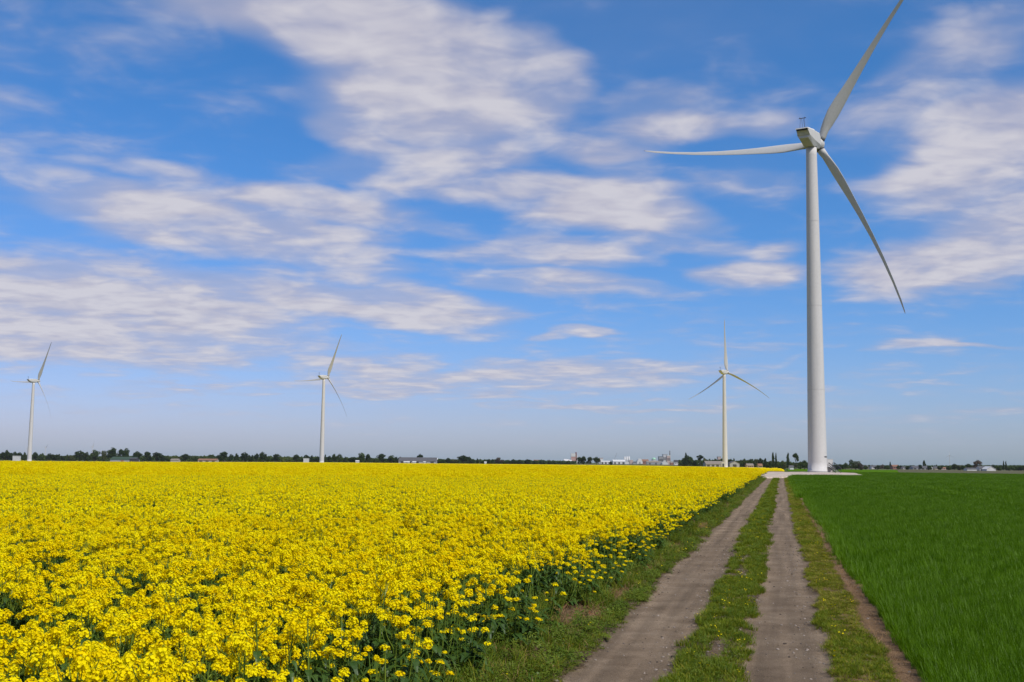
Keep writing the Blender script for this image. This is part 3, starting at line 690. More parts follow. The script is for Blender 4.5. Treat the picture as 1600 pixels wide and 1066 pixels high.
scatter(rc, [(full_plants[:7], near_pts[inner], near_rot[inner], near_scl[inner]), (full_plants[7:], near_pts[outer], near_rot[outer], near_scl[outer]), (light_plants,) + rape_points(27, 95, .27, 3), (patches,) + rape_points(95, 460, .95, 4)])
tag(rc, 'broad field of yellow flowering rapeseed filling the left of the track', 'crop field', kind='stuff')

def far_rape():
    """second rape field, beyond the dark field boundary"""
    b0 = [tuple(ground(x, y, .8)[:2]) for x, y in ((1227, 731.6), (1110, 730.2), (1000, 728.5), (870, 726.9), (600, 723.7), (300, 720.5), (-80, 716.6))]
    xs = np.linspace(-1, 1, 160); rows = np.linspace(0, 1, 90)
    far = [at_depth(x, 985) for x in (1222, 1110, 1000, 870, 600, 300, -80)]
    B0 = np.array(b0); F0 = np.array(far); s_ = np.linspace(0, 1, 7); q = np.linspace(0, 1, 220)
    nx = np.interp(q, s_, B0[:, 0]); ny = np.interp(q, s_, B0[:, 1]); fx = np.interp(q, s_, F0[:, 0]); fy = np.interp(q, s_, F0[:, 1])
    T = np.concatenate([[0, .0005], np.linspace(.004, 1, 120)])[:, None]
    X = nx * (1 - T) + fx * T; Y = ny * (1 - T) + fy * T; Z = np.where(T > 0, .78 + .14 * (fbm(X * .9, Y * .9) - .5), -.05)
    Z[:, 0] = -.05
    Z = Z + fall(X, Y)
    return grid_mesh('rapeseed_crop', X, Y, Z, [M['canopy']])
fr = bpy.data.objects.new('far_rapeseed_crop', far_rape()); COL.objects.link(fr)
tag(fr, 'second strip of yellow rapeseed beyond the dark field boundary, reaching the far turbines', 'crop field', kind='stuff')

# ------------------------------------------------------------------ wheat
wheat_near = [tuft(600 + i, 54, .085, .33, .0058, (.10, .45), ('wheat',), None, 4) for i in range(5)]
wheat_mid = [tuft(620 + i, 120, .24, .32, .009, (.10, .45), ('wheat',), None, 3) for i in range(4)]
wheat_far = [tuft(640 + i, 200, .75, .32, .024, (.10, .5), ('wheat',), None, 2) for i in range(4)]
TRAM = [np.array([ground(x + dx, y, .3)[:2] for x, y in ((1352, 748), (1385, 753), (1440, 761), (1520, 775), (1610, 792), (1700, 812))]) for dx in (0,)]
def tram_dist(x, y):
    best = np.full(np.shape(x), 1e9)
    for T in TRAM:
        for i in range(len(T) - 1):
            a, b = T[i], T[i + 1]; d = b - a; t = np.clip(((x - a[0]) * d[0] + (y - a[1]) * d[1]) / (d @ d), 0, 1)
            best = np.minimum(best, np.hypot(x - a[0] - t * d[0], y - a[1] - t * d[1]))
    return best
def wheat_ok(x, y): return ~in_poly(x, y, PAD)
def wheat_points(near, far, step, s=(.85, 1.15)):
    U, V = jitter(max(2, near * .9), far + 2, 1.28, far * .24 + 4, step); x, y = uv2xy(U, V)
    ok = in_view(x, y, near, far, 3.5) & wheat_ok(x, y) & ((tram_dist(x, y) > .5) | (nrs.rand(x.size) < .1)) & (V > 1.27 + .10 * fbm(U * 1.5, U * .1))
    x, y, U, V = x[ok], y[ok], U[ok], V[ok]; n = len(x)
    hz = .82 + .34 * fbm(x * .2, y * .2, 3); hz *= .72 + .28 * sm(V, 1.28, 1.6)
    rot, scl = rs_for(n, .06, s, hz); return np.stack([x, y, .02 + fall(x, y)], -1), rot, scl
def wheat_sheet():
    us = np.concatenate([np.arange(2, 60, 1.0), np.geomspace(60, 322, 70)]); vs = np.concatenate([[1.38], np.geomspace(1.6, 110, 70)])
    U, V = np.meshgrid(us, vs, indexing='ij'); X, Y = uv2xy(U, V); Z = np.where(tram_dist(X, Y) < .55, .03, .12 + .12 * sm(U, 60, 150)) + fall(X, Y)
    c = lambda A: (A[:-1, :-1] + A[1:, 1:]) / 2
    return grid_mesh('wheat_crop', X, Y, Z, [M['wheatfloor']], mask=wheat_ok(c(X), c(Y)) & (c(X) < .52 * c(Y) + 8))
wc = bpy.data.objects.new('wheat_crop', wheat_sheet()); COL.objects.link(wc)
scatter(wc, [(wheat_near,) + wheat_points(0, 20, .105), (wheat_mid,) + wheat_points(20, 70, .27), (wheat_far,) + wheat_points(70, 320, .72)])
tag(wc, 'young dark green wheat standing to the right of the track', 'crop field', kind='stuff')

def strips():
    """fields beyond the wheat: a bare margin, then more green, then a pale fallow strip on the right"""
    def strip(nm, pa, pb, da, db, z, mat):
        D_, P_ = np.meshgrid(np.linspace(da, db, 30), np.linspace(0, 1, 24), indexing='ij'); t = (D_ - da) / (db - da)
        px = (pa[0] * (1 - t) + pa[1] * t) * (1 - P_) + (pb[0] * (1 - t) + pb[1] * t) * P_
        bx = np.interp(px, np.linspace(1100, 1800, 29), [at_depth(q, 1.0)[0] for q in np.linspace(1100, 1800, 29)]); X = bx * D_
        o = bpy.data.objects.new(nm, grid_mesh(nm, X, D_, fall(X, D_) + z, [mat])); COL.objects.link(o); tag(o, kind='structure')
    M['fallow'] = solid('fallow_soil', (.105, .10, .05), .95, .05, var=.3, scale=.05)
    strip('green_field', (1233, 1229), (1420, 1400), 318, 1000, .05, M['farwheat'])
    strip('green_field', (1420, 1415), (1720, 1720), 318, 470, .05, M['farwheat'])
    strip('fallow_field', (1405, 1400), (1720, 1720), 466, 1200, .09, M['fallow'])
    strip('bare_soil', (1196, 1205), (1224, 1228), 275, 420, .06, solid('brown_earth', (.17, .12, .085), .95, .05, var=.25, scale=.2))
strips()

# ------------------------------------------------------------------ wind turbines
def ellipse_section(y, w, zt, zb, wb, zc):
    return [(-w * .92, y, zt), (w * .92, y, zt), (w, y, zt - .25), (w, y, zc), (wb, y, zb), (-wb, y, zb), (-w, y, zc), (-w, y, zt - .25)]
def blade_mesh():
    b = MB(); R = []; K = 16
    for r_, ch, th, tw in ((1.0, 1.9, 1, 0), (2.2, 1.9, 1, 8), (3.6, 2.2, .72, 14), (5.5, 2.9, .46, 15), (8, 3.35, .32, 13), (11, 3.1, .26, 10.5), (15, 2.45, .23, 8), (20, 1.9, .2, 5.5), (26, 1.4, .19, 3.5), (32, 1.02, .18, 2), (38, .74, .17, 1), (42.6, .62, .16, .3), (45.2, .36, .15, 0), (46, .08, .15, 0)):
        t = radians(tw + 33); s_ = r_ / 45; off = 3.0 * (s_ - s_ * s_) - .6 * s_ ** 3; ring = []; bow = -5.2 * s_ ** 1.5 * (1 - s_)
        for k in range(K):
            a = 2 * pi * k / K; cx = cos(a); prof = sin(a) * (1 if th > .9 else (.5 + .5 * (.5 + .5 * cx)) * 1.15)
            lx = ch * (.5 * cx + (.0 if th > .9 else -.20)); ly = ch * th * .5 * prof
            ring.append((lx * cos(t) - ly * sin(t) + bow, lx * sin(t) + ly * cos(t) + off, r_ * 1.025))
        R.append(ring)
    b.rings(R); return b.mesh('blade', [M['blade']], True)
BLADE = blade_mesh()
HUBZ = 79.9; HUBY = 5.0; TILT = radians(5)
def make_turbine():
    t = empty('wind_turbine'); kids = []
    b = MB(); prof = [(.12, 2.30), (.5, 2.30), (.52, 2.22)]
    for i in range(1, 40): z = .5 + (78.3 - .5) * i / 39; prof.append((z, 2.2 - .95 * (z / 78.3) ** 1.08))
    b.rings([[(r_ * cos(2 * pi * k / 64), r_ * sin(2 * pi * k / 64), z) for k in range(64)] for z, r_ in prof]); tw = b.build('tower', M['tower'], t, True); subs = []
    for z in (19.5, 39.5, 60):
        s_ = MB(); r_ = 2.2 - .95 * (z / 78.3) ** 1.08
        s_.rings([[(q * cos(2 * pi * k / 64), q * sin(2 * pi * k / 64), zz) for k in range(64)] for zz, q in ((z - .05, r_ + .004), (z - .04, r_ + .02), (z + .04, r_ + .02), (z + .05, r_ + .003))], cap=False); subs.append(s_.build('section_flange', M['seam'], tw, True))
    kids.append((tw, subs))
    # house on top of the tower, built level with the rotor shaft and tipped by its tilt
    def tip(o): o.location = (0, 0, HUBZ); o.rotation_euler = (TILT, 0, 0); return o
    b = MB(); secs = [ellipse_section(*q) for q in ((-6.6, 1.42, 1.95, .35, 1.05, .80), (-5.6, 1.55, 2.05, -.10, 1.1, .55), (-2.2, 1.72, 2.1, -1.55, 1.15, -.35), (1.6, 1.72, 2.0, -1.75, 1.15, -.80), (3.0, 1.45, 1.55, -1.45, 1.05, -.8), (3.4, 1.2, 1.2, -1.2, .9, -.7))]; secs[0] = [(x, y + (1.15 if i in (4, 5) else .75 if i in (3, 6) else 0), z) for i, (x, y, z) in enumerate(secs[0])]; b.rings(secs)
    nc = tip(b.build('nacelle', M['nacelle'], t)); ns = []
    b = MB(); b.rings([[(-1.5, -6.95, 1.86), (1.5, -6.95, 1.86), (1.62, -2.0, 2.12), (-1.62, -2.0, 2.12)], [(-1.42, -6.9, 2.10), (1.42, -6.9, 2.10), (1.5, -2.1, 2.32), (-1.5, -2.1, 2.32)]]); ns.append(b.build('roof_hood', M['hood'], nc))
    b = MB(); b.box(-1.32, 1.32, -6.72, -6.55, 1.50, 1.858); ns.append(b.build('rear_vent', M['dark'], nc))
    b = MB()
    for x, y in ((-.62, -6.2), (.62, -6.2), (.25, -5.2), (-.25, -5.2)): b.tube([(x, y, 2.1), (x * .8, -5.9, 4.55)], .035, 5)
    b.tube([(-.85, -5.9, 4.55), (.85, -5.9, 4.55)], .09, 6); b.tube([(-.6, -5.9, 4.5), (-.6, -5.9, 4.85)], .05, 6); b.tube([(.6, -5.9, 4.5), (.6, -5.9, 4.8)], .05, 6)
    ns.append(b.build('weather_mast', M['rail'], nc)); kids.append((nc, ns))
    b = MB(); b.rings([[(r_ * cos(2 * pi * k / 32), y, r_ * sin(2 * pi * k / 32)) for k in range(32)] for y, r_ in ((3.42, 1.2), (3.7, 1.5), (4.4, 1.62), (5.6, 1.58), (6.4, 1.25), (7.0, .7), (7.2, .1))])
    kids.append((tip(b.build('hub', M['nacelle'], t, True)), []))
    b = MB(); b.rings([[(1.35 * cos(2 * pi * k / 32), 1.35 * sin(2 * pi * k / 32), z) for k in range(32)] for z in (78.25, 79.2)]); kids.append((b.build('yaw_ring', M['seam'], t, True), []))
    for k in range(3):
        o = bpy.data.objects.new('blade', BLADE); COL.objects.link(o); o.parent = t; kids.append((o, []))
        rg = MB(); rg.rings([[(q * cos(2 * pi * j / 24), q * sin(2 * pi * j / 24), z) for j in range(24)] for z, q in ((1.45, 1.03), (1.75, 1.03))]); so_ = rg.build('root_collar', M['rail'], o, True); kids[-1] = (o, [so_])
    return t, kids
def set_rotor(kids, phase, length=1.0):
    bl = [p for p, s_ in kids if p.name.startswith('blade')]
    Rt = Matrix.Rotation(TILT, 4, 'X')
    for k, o in enumerate(bl):
        o.matrix_local = Matrix.Translation((0, 0, HUBZ)) @ Rt @ Matrix.Translation((0, HUBY, 0)) @ Matrix.Rotation(phase + k * 2 * pi / 3, 4, 'Y') @ Matrix.Diagonal((length, length, length, 1))
near_xy = np.array(at_depth(1277.6, 265)); near_xy[0] = ground(1277.6, 740)[0] / ground(1277.6, 740)[1] * 265
turb, tk = make_turbine()
far_turbines = ((45.5, 1120, 32, 32, 1.0, 'leftmost large white wind turbine, beside a small white hut, rotor nearly edge-on', 0), (502.5, 1050, 36, 28, 1.0, 'white wind turbine in the middle distance rising behind the yellow crop left of centre', 0), (1133, 940, 41, 1, 1.0, 'white wind turbine with one blade straight up, in front of the long grey barns', 0),
                (70, 5200, 40, 50, .60, 'tiny white wind turbine above the dark wood, just right of the leftmost large turbine', 0), (1484, 5000, 25, 0, .62, 'tiny pale wind turbine standing over the village houses on the right horizon', 0), (41, 5600, 30, 70, .55, 'tiny white wind turbine nearly hidden behind the leftmost large turbine tower', 0), (143.5, 5600, 30, 20, .72, 'tiny faint wind turbine showing over the big dark trees left of the green-roofed barn', 0))
for px, D, psi, ph, s_, lab, _ in far_turbines:
    c, k = copy_tree(turb, tk); set_rotor(k, radians(ph), .955); x, y = at_depth(px, D); c.location = (x, y, float(fall(x, y))); c.rotation_euler = (0, 0, -radians(psi)); c.scale = (s_,) * 3
    tag(c, lab, 'wind turbine', 'white wind turbines across the fields')
turb.location = (near_xy[0], near_xy[1], .2); turb.rotation_euler = (0, 0, -radians(33)); set_rotor(tk, radians(36))
tag(turb, 'tallest, nearest white wind turbine, on the pale gravel pad beside the track', 'wind turbine', 'white wind turbines across the fields')
# door, warning plate and foundation of the near turbine
def near_details():
    rz = radians(33)                                                   # undo the turbine's turn: build in map axes about the tower
    def loc(o): o.rotation_euler = (0, 0, rz); return o
    b = MB(); b.rings([[(q * cos(2 * pi * k / 48), q * sin(2 * pi * k / 48), z) for k in range(48)] for q, z in ((3.2, -.2), (3.2, .05), (2.55, .10), (2.5, .13))]); b.build('foundation', M['concrete'], turb, False)
    b = MB()
    for i in range(8):
        a0 = radians(-58 + i * 3.6); a1 = radians(-58 + (i + 1) * 3.6); r_ = 2.185
        b.rings([[(r_ * cos(a0), r_ * sin(a0), 3.55), (r_ * cos(a1), r_ * sin(a1), 3.55), (r_ * cos(a1), r_ * sin(a1), 3.80), (r_ * cos(a0), r_ * sin(a0), 3.80)], [((r_ + .04) * cos(a0), (r_ + .04) * sin(a0), 3.55), ((r_ + .04) * cos(a1), (r_ + .04) * sin(a1), 3.55), ((r_ + .04) * cos(a1), (r_ + .04) * sin(a1), 3.80), ((r_ + .04) * cos(a0), (r_ + .04) * sin(a0), 3.80)]])
    loc(b.build('vent_louvre', M['rail'], turb))
    # steel stair with landing up to the door on the far right side
    d = MB(); d.box(2.05, 2.26, -.55, .55, 1.35, 3.25); loc(d.build('door', M['seam'], turb))
near_details()
def access_stair():
    t = empty('access_stair', (near_xy[0], near_xy[1], .2)); tag(t, 'galvanised steel stair with landing and dark handrails beside the near turbine tower', 'stair')
    b = MB(); b.box(2.25, 3.9, -.75, .65, 1.22, 1.32)
    for x, y in ((2.4, -.68), (3.8, -.68), (2.4, .58), (3.8, .58)): b.tube([(x, y, 0), (x, y, 1.25)], .05, 6)
    b.build('landing', M['galv'], t)
    b = MB(); b.box(2.28, 3.85, .70, .80, 0, 3.10); b.box(2.24, 3.89, .66, .84, 3.1, 3.18); b.build('wind_screen', M['tower'], t)
    def rail(b, pts, r_=.06): b.tube(pts, r_, 6)
    for x0 in (2.55, 3.65):
        b = MB(); b.tube([(x0 - .1, -.75, 1.27), (x0 + 1.0, -2.5, .05)], .11, 4); b.build('stringer', M['rail'], t)
    b = MB()
    for i in range(7):
        q = i / 7; b.box(2.5 + 1.1 * q, 3.6 + 1.1 * q, -.95 - 1.7 * q, -.75 - 1.7 * q + .06, 1.22 - 1.2 * q - .05, 1.22 - 1.2 * q)
    b.build('step', M['galv'], t)
    for x0 in (2.45, 3.75):
        b = MB(); rail(b, [(x0, -.75, 2.3), (x0 + 1.05, -2.5, 1.05)], .10); rail(b, [(x0, -.75, 1.8), (x0 + 1.05, -2.5, .55)], .06)
        for q in (0, .5, 1): rail(b, [(x0 + 1.05 * q, -.75 - 1.75 * q, 1.25 - 1.22 * q), (x0 + 1.05 * q, -.75 - 1.75 * q, 2.3 - 1.25 * q)], .045)
        b.build('handrail', M['rail'], t)
    b = MB(); rail(b, [(3.85, -.7, 1.3), (3.85, -.7, 2.35), (3.85, .6, 2.35), (3.85, .6, 1.3)], .05); b.build('handrail', M['rail'], t)
access_stair()

# ------------------------------------------------------------------ trees along the horizon
FOL = {'dark': leafmat('tree_leaf_dark', (.022, .042, .016), (.045, .070, .022), .2, 1.5), 'mid': leafmat('tree_leaf_mid', (.040, .070, .020), (.070, .105, .028), .25, 1.5),
       'light': leafmat('tree_leaf_light', (.080, .120, .030), (.13, .165, .045), .25, 1.5), 'olive': leafmat('tree_leaf_olive', (.065, .080, .028), (.105, .12, .042), .25, 1.5),
       'brown': leafmat('tree_leaf_brown', (.075, .060, .045), (.12, .095, .07), .2, 1.5)}
M['bark'] = solid('bark', (.06, .048, .038), .9, .1, var=.3, scale=4)
def crown_mesh(kind, seed, mat):
    """unit tree: 1 tall, crown about 1 wide; crown of leaf clumps, tapered trunk with limbs"""
    r = random.Random(seed); b = MB(); lobes = []
    if kind == 'round':
        for i in range(11): a = r.uniform(0, 6.3); q = r.uniform(.12, .34); z = r.uniform(.28, .78); lobes.append((q * cos(a), q * sin(a), z, r.uniform(.13, .22), r.uniform(.11, .19)))
        lobes.append((0, 0, .84, .2, .15)); lobes.append((.06, -.04, .5, .3, .3)); n = 1500; ls = .034
    elif kind == 'bush':
        for i in range(9): a = r.uniform(0, 6.3); q = r.uniform(.1, .38); lobes.append((q * cos(a), q * sin(a), r.uniform(.2, .7), r.uniform(.14, .22), r.uniform(.18, .28)))
        lobes.append((0, 0, .4, .42, .38)); n = 1300; ls = .05
    elif kind == 'poplar':
        for i in range(9): z = .16 + .8 * i / 9; lobes.append((r.uniform(-.08, .08), r.uniform(-.08, .08), z, .40 * sin(pi * (.18 + .78 * z)) * r.uniform(.85, 1.1), .10))
        n = 1200; ls = .045
    elif kind == 'cone':
        for i in range(9): z = .1 + .86 * i / 9; lobes.append((r.uniform(-.05, .05), r.uniform(-.05, .05), z, .5 * (1.03 - z) * r.uniform(.8, 1.1) + .03, .07))
        n = 1200; ls = .035
    elif kind == 'pine':
        for i in range(8): a = i * 2.4; q = r.uniform(.12, .40); lobes.append((q * cos(a), q * sin(a), r.uniform(.52, .88), r.uniform(.10, .19), r.uniform(.05, .10)))
        lobes.append((0, 0, .92, .2, .08)); n = 900; ls = .035
    elif kind == 'umbrella':
        for i in range(8): a = i * 2.4; q = r.uniform(.1, .34); lobes.append((q * cos(a), q * sin(a), r.uniform(.66, .86), r.uniform(.15, .22), r.uniform(.07, .12)))
        lobes.append((0, 0, .9, .24, .1)); n = 1100; ls = .035
    for i in range(n):
        lx, ly, lz, rr, rz_ = r.choice(lobes); d = Vector((r.gauss(0, 1), r.gauss(0, 1), r.gauss(0, 1))).normalized(); q = r.uniform(.55, 1.08)
        p = Vector((lx + d.x * rr * q, ly + d.y * rr * q, max(.03, lz + d.z * rz_ * q)))
        nrm = (d + Vector((r.gauss(0, .6), r.gauss(0, .6), r.gauss(0, .6)))).normalized(); t = nrm.cross(Vector((r.random() - .5, r.random() - .5, r.random() - .5))).normalized(); s_ = nrm.cross(t); h = ls * r.uniform(.6, 1.3)
        b.quad(p - t * h - s_ * h * .7, p - t * h * .2 + s_ * h, p + t * h + s_ * h * .6, p + t * h * .3 - s_ * h, 0)
    tr = MB(); H = max(l[2] for l in lobes); tr.tube([(0, 0, -.02), (.01, 0, .2), (-.01, .01, H * .6), (0, 0, H * .95)], [.035, .028, .018, .004], 7)
    for l in lobes[:6]: tr.tube([(0, 0, l[2] * .55), (l[0] * .5, l[1] * .5, l[2] * .8), (l[0], l[1], l[2])], [.014, .009, .003], 5)
    return b.mesh('crown', [mat]), tr.mesh('trunk', [M['bark']])
_tree_cache = {}
def tree(name, kind, tone, px, ytop, wpx, D, label, group):
    key = (kind, tone, rnd.randint(0, 3))
    if key not in _tree_cache: _tree_cache[key] = crown_mesh(kind, hash((kind, tone)) % 1000 + key[2] * 7 if False else sum(map(ord, kind + tone)) + key[2] * 31, FOL[tone])
    cm, tm = _tree_cache[key]; x, y = at_depth(px, D); z0 = float(fall(x, y)); H = height_at(px, ytop, D) - z0; W = wpx * D / FPX
    t = empty(name, (x, y, z0), rnd.uniform(0, 6.3)); t.scale = (W, W, H)
    for nm, me in (('crown', cm), ('trunk', tm)):
        o = bpy.data.objects.new(nm, me); COL.objects.link(o); o.parent = t
    tag(t, label, 'tree', group)
ORD = 'first second third fourth fifth sixth seventh eighth ninth tenth eleventh twelfth thirteenth fourteenth fifteenth sixteenth seventeenth'.split()
KINDNAME = {'round': 'round_tree', 'bush': 'bush', 'poplar': 'poplar_tree', 'cone': 'conifer_tree', 'pine': 'pine_tree', 'umbrella': 'umbrella_pine_tree'}
WORD = {'round': 'round', 'bush': 'bushy', 'poplar': 'slim upright', 'cone': 'pointed', 'pine': 'open-crowned', 'umbrella': 'flat-topped'}
TONE = {'dark': 'dark', 'mid': 'green', 'light': 'pale green', 'olive': 'olive', 'brown': 'brownish'}
def run(phrase, group, D, rows):
    n = 0
    for (px, ytop, w, kind, tone) in sorted(rows):
        lab = '%s %s tree, %s from left in the %s' % (TONE[tone], WORD[kind], ORD[n], phrase); n += 1
        tree(KINDNAME[kind], kind, tone, px, ytop, w, D + rnd.uniform(-40, 40) - (190 if phrase.startswith('garden') and n % 2 else 0), lab, group)
R_, B_, P_, C_, I_, U_ = 'round', 'bush', 'poplar', 'cone', 'pine', 'umbrella'
d_, m_, l_, o_, b_ = 'dark', 'mid', 'light', 'olive', 'brown'
run('wood around the leftmost turbine', 'trees of the wood around the leftmost turbine', 1330, [(-2, 707, 14, B_, d_), (4, 706, 12, R_, d_), (9.5, 703, 10, R_, d_), (17, 706, 12, B_, d_), (22.5, 705.3, 9, R_, d_), (30, 706.8, 12, R_, d_), (38, 706, 10, C_, d_), (54, 706.3, 12, R_, d_), (63, 707, 12, B_, m_), (77, 708.3, 14, R_, d_), (85, 708.6, 10, B_, d_), (92, 709, 9, C_, d_), (98, 711, 10, B_, d_), (105, 709.6, 8, C_, m_), (112, 710, 10, B_, o_)])
run('tall clump before the green-roofed barn', 'tall trees left of the green-roofed barn', 1260, [(124, 704, 20, R_, d_), (135, 706, 12, B_, d_), (147, 703, 22, R_, m_), (162, 703.8, 12, R_, o_), (176, 699, 22, R_, d_), (188, 701.5, 14, R_, d_), (197, 700, 12, R_, d_)])
run('clump just right of the green-roofed barn', 'trees right of the green-roofed barn', 1250, [(214, 705, 19, R_, d_), (229, 705.4, 17, R_, d_), (244, 706.4, 19, R_, d_), (254, 709.5, 10, B_, d_)])
run('low hedge between the dark clumps', 'trees in the low hedge', 1380, [(263, 710.5, 12, B_, m_), (272, 711, 12, B_, l_), (280, 712, 10, B_, o_), (290, 709, 18, R_, d_), (303, 711, 10, B_, m_), (306, 713, 6, C_, d_), (318, 711.3, 16, B_, l_), (330, 709.4, 16, B_, m_)])
run('dark row right of the terracotta sheds', 'trees right of the terracotta sheds', 1200, [(341, 709, 9, B_, d_), (350, 705.3, 18, R_, d_), (361, 709.4, 10, R_, d_), (369, 708, 9, R_, d_), (382, 706.5, 15, R_, d_), (392, 709.5, 9, B_, d_), (401, 708.3, 9, R_, d_), (410, 705.8, 14, R_, d_), (418, 711.5, 8, B_, d_)])
run('row left of the second turbine tower', 'trees left of the second turbine', 1210, [(432, 709, 18, R_, d_), (443, 713, 10, B_, l_), (453, 713.2, 12, B_, l_), (463, 710, 13, R_, d_), (477, 710.2, 14, B_, d_), (487, 711, 10, C_, d_), (495, 712, 11, B_, d_)])
run('row just right of the second turbine tower', 'trees right of the second turbine', 1230, [(508, 709.5, 7, C_, d_), (515, 712, 10, B_, d_), (522, 709, 11, R_, m_), (530, 709.3, 11, R_, m_), (539, 713, 7, C_, d_), (550, 713, 14, B_, d_)])
run('clump between the turbine and long grey roof', 'trees left of the long grey roof', 1150, [(565, 707.3, 16, R_, m_), (575, 709.3, 11, R_, d_), (587, 714.5, 9, B_, m_), (596, 708.4, 16, R_, d_), (612, 711, 20, R_, m_), (622, 712.5, 10, B_, d_)])
run('line at the long grey roof', 'trees around the long grey roof', 1180, [(656, 709, 11, R_, d_), (657, 717.4, 12, B_, m_), (669, 716.8, 11, B_, d_), (680, 716, 9, B_, b_), (686, 716, 8, B_, m_), (693, 717, 10, B_, m_), (700, 715.2, 10, R_, d_), (709, 716.6, 12, B_, o_)])
run('line between grey roof and red-banded tower', 'trees left of the factory', 1190, [(724, 711.6, 25, R_, d_), (737, 716, 12, B_, d_), (746, 716, 7, C_, d_), (756, 717.2, 10, B_, m_), (763, 717, 7, B_, d_), (769, 717, 7, C_, d_), (779, 714.6, 17, R_, b_), (790, 718.6, 10, B_, m_), (797, 718.8, 9, B_, d_), (803, 716.8, 10, B_, d_), (810, 717.8, 9, B_, d_), (824, 716.8, 11, B_, d_), (836, 718.6, 12, B_, d_), (848, 717.3, 13, B_, m_), (858, 719.2, 8, B_, d_), (867, 719.6, 12, B_, m_), (876, 720.2, 10, B_, m_)])
run('dark clump right of the red-banded tower', 'trees beside the red-banded tower', 1150, [(905, 713.6, 13, R_, d_), (912, 712.8, 13, R_, d_), (922, 713.6, 14, R_, d_), (932, 713.8, 13, R_, d_)])
run('clump left of the grey barns', 'trees left of the grey barns', 1080, [(955, 719, 4, B_, d_), (1072, 706.2, 9, C_, d_), (1074, 711.4, 22, R_, m_), (1086, 716, 13, B_, m_), (1094, 711, 12, U_, d_), (1101, 714.4, 10, B_, o_), (1110, 716.2, 15, B_, m_), (1119, 715.6, 9, B_, m_)])
run('line behind the fourth turbine and barns', 'trees behind the grey barns', 1120, [(1128, 715.6, 7, C_, d_), (1140, 716.8, 9, B_, d_), (1147, 715.4, 8, C_, m_), (1156, 717.2, 11, B_, m_), (1164, 715.8, 13, B_, m_), (1174, 716, 12, B_, m_), (1181, 715, 9, B_, o_), (1188, 715.8, 12, R_, d_), (1196, 715.4, 11, C_, d_)])
run('farm group left of the near tower', 'trees left of the near tower', 900, [(1201, 720, 12, B_, d_), (1208, 706, 6, P_, d_), (1212.6, 707, 4.2, P_, d_), (1219, 719, 10, B_, m_), (1224.5, 718.5, 9, B_, o_), (1231.3, 707, 6.3, P_, d_), (1236, 724, 12, B_, d_), (1243.5, 708, 13, I_, d_), (1250, 720, 9, B_, m_), (1257, 719, 17, R_, m_), (1266, 722, 12, B_, m_)])
run('clump just right of the near tower', 'trees right of the near tower', 900, [(1296, 725, 14, B_, m_), (1306, 725.6, 11, B_, d_), (1314, 724.3, 11, B_, d_), (1321, 723, 10, R_, m_), (1330, 718, 9, I_, d_), (1337, 720, 18, R_, o_), (1345, 722.5, 10, B_, b_)])
run('garden trees among the village houses', 'garden trees among the village houses', 1290, [(1352, 726.5, 9, B_, m_), (1362, 727, 9, B_, m_), (1370, 727, 9, B_, d_), (1378, 725, 8, B_, b_), (1386, 725.5, 9, B_, m_), (1391, 721, 5, C_, d_), (1403, 726, 6, B_, d_), (1409, 727, 7, B_, d_), (1417, 727.5, 8, B_, d_), (1424, 726.5, 7, B_, d_), (1437, 726, 9, R_, d_), (1444, 719, 6.6, P_, d_), (1452, 727, 8, B_, d_), (1461, 726, 7, B_, d_), (1468, 728.4, 9, B_, d_), (1474, 728, 9, B_, d_), (1482, 727, 9, B_, m_)])
run('line right of the village houses', 'trees right of the village houses', 1060, [(1491, 724.6, 11, R_, d_), (1500, 725.3, 11, B_, o_), (1506, 726.5, 8, B_, m_), (1513, 724.5, 13, R_, d_), (1528, 718.8, 19, R_, b_), (1543, 726, 10, B_, o_), (1552, 726, 10, R_, d_), (1560, 727, 10, B_, m_), (1568, 719.6, 3.2, P_, d_), (1571.6, 719.8, 3.2, P_, d_), (1577, 726.5, 11, B_, m_), (1585, 726.3, 12, B_, m_), (1594, 725, 13, B_, m_), (1604, 725.6, 12, B_, o_)])

def treeline(name, label, pts, D, mat, seed):
    """far-off hedges and woods that read as one low mass"""
    r = random.Random(seed); b = MB(); x0, x1 = pts[0][0], pts[-1][0]
    n = int((x1 - x0) * 26)
    for i in range(n):
        px = r.uniform(x0, x1); top = np.interp(px, [p[0] for p in pts], [p[1] for p in pts]); H = max(1.2, height_at(px, top, D)) * (.80 + .4 * float(vnoise(px * .45, seed)))
        X, Y = at_depth(px, D + r.uniform(-14, 14)); z0 = float(fall(X, Y)); z = z0 + (H - z0) * r.random() ** .7
        nrm = Vector((r.gauss(0, 1), r.gauss(-.5, 1), r.gauss(.3, 1))).normalized(); t = nrm.cross(Vector((r.random() - .5, r.random() - .5, r.random() - .5))).normalized(); s_ = nrm.cross(t); h = r.uniform(.45, 1.0) * D / 1500
        p = Vector((X, Y, z)); b.quad(p - t * h - s_ * h, p - t * h + s_ * h, p + t * h + s_ * h, p + t * h - s_ * h)
    o = b.build(name, mat); tag(o, label, 'woodland', kind='stuff')
treeline('distant_hedgerow', 'low dark hedgerow behind the left turbines', [(-20, 711), (100, 712.5), (250, 713), (420, 714), (560, 716)], 1480, FOL['mid'], 1)
treeline('distant_treeline', 'low far treeline between the long grey roof and the factory', [(560, 716.5), (700, 718), (800, 719.4), (900, 721)], 1500, FOL['mid'], 2)
treeline('distant_hedgerow', 'far hedgerow behind the barns and the fourth turbine', [(1060, 720), (1130, 719), (1200, 721), (1300, 726)], 1300, FOL['mid'], 3)
treeline('distant_treeline', 'far treeline running out to the right behind the village', [(1300, 726.6), (1400, 728.4), (1500, 728), (1560, 728), (1640, 727)], 1350, FOL['mid'], 4)

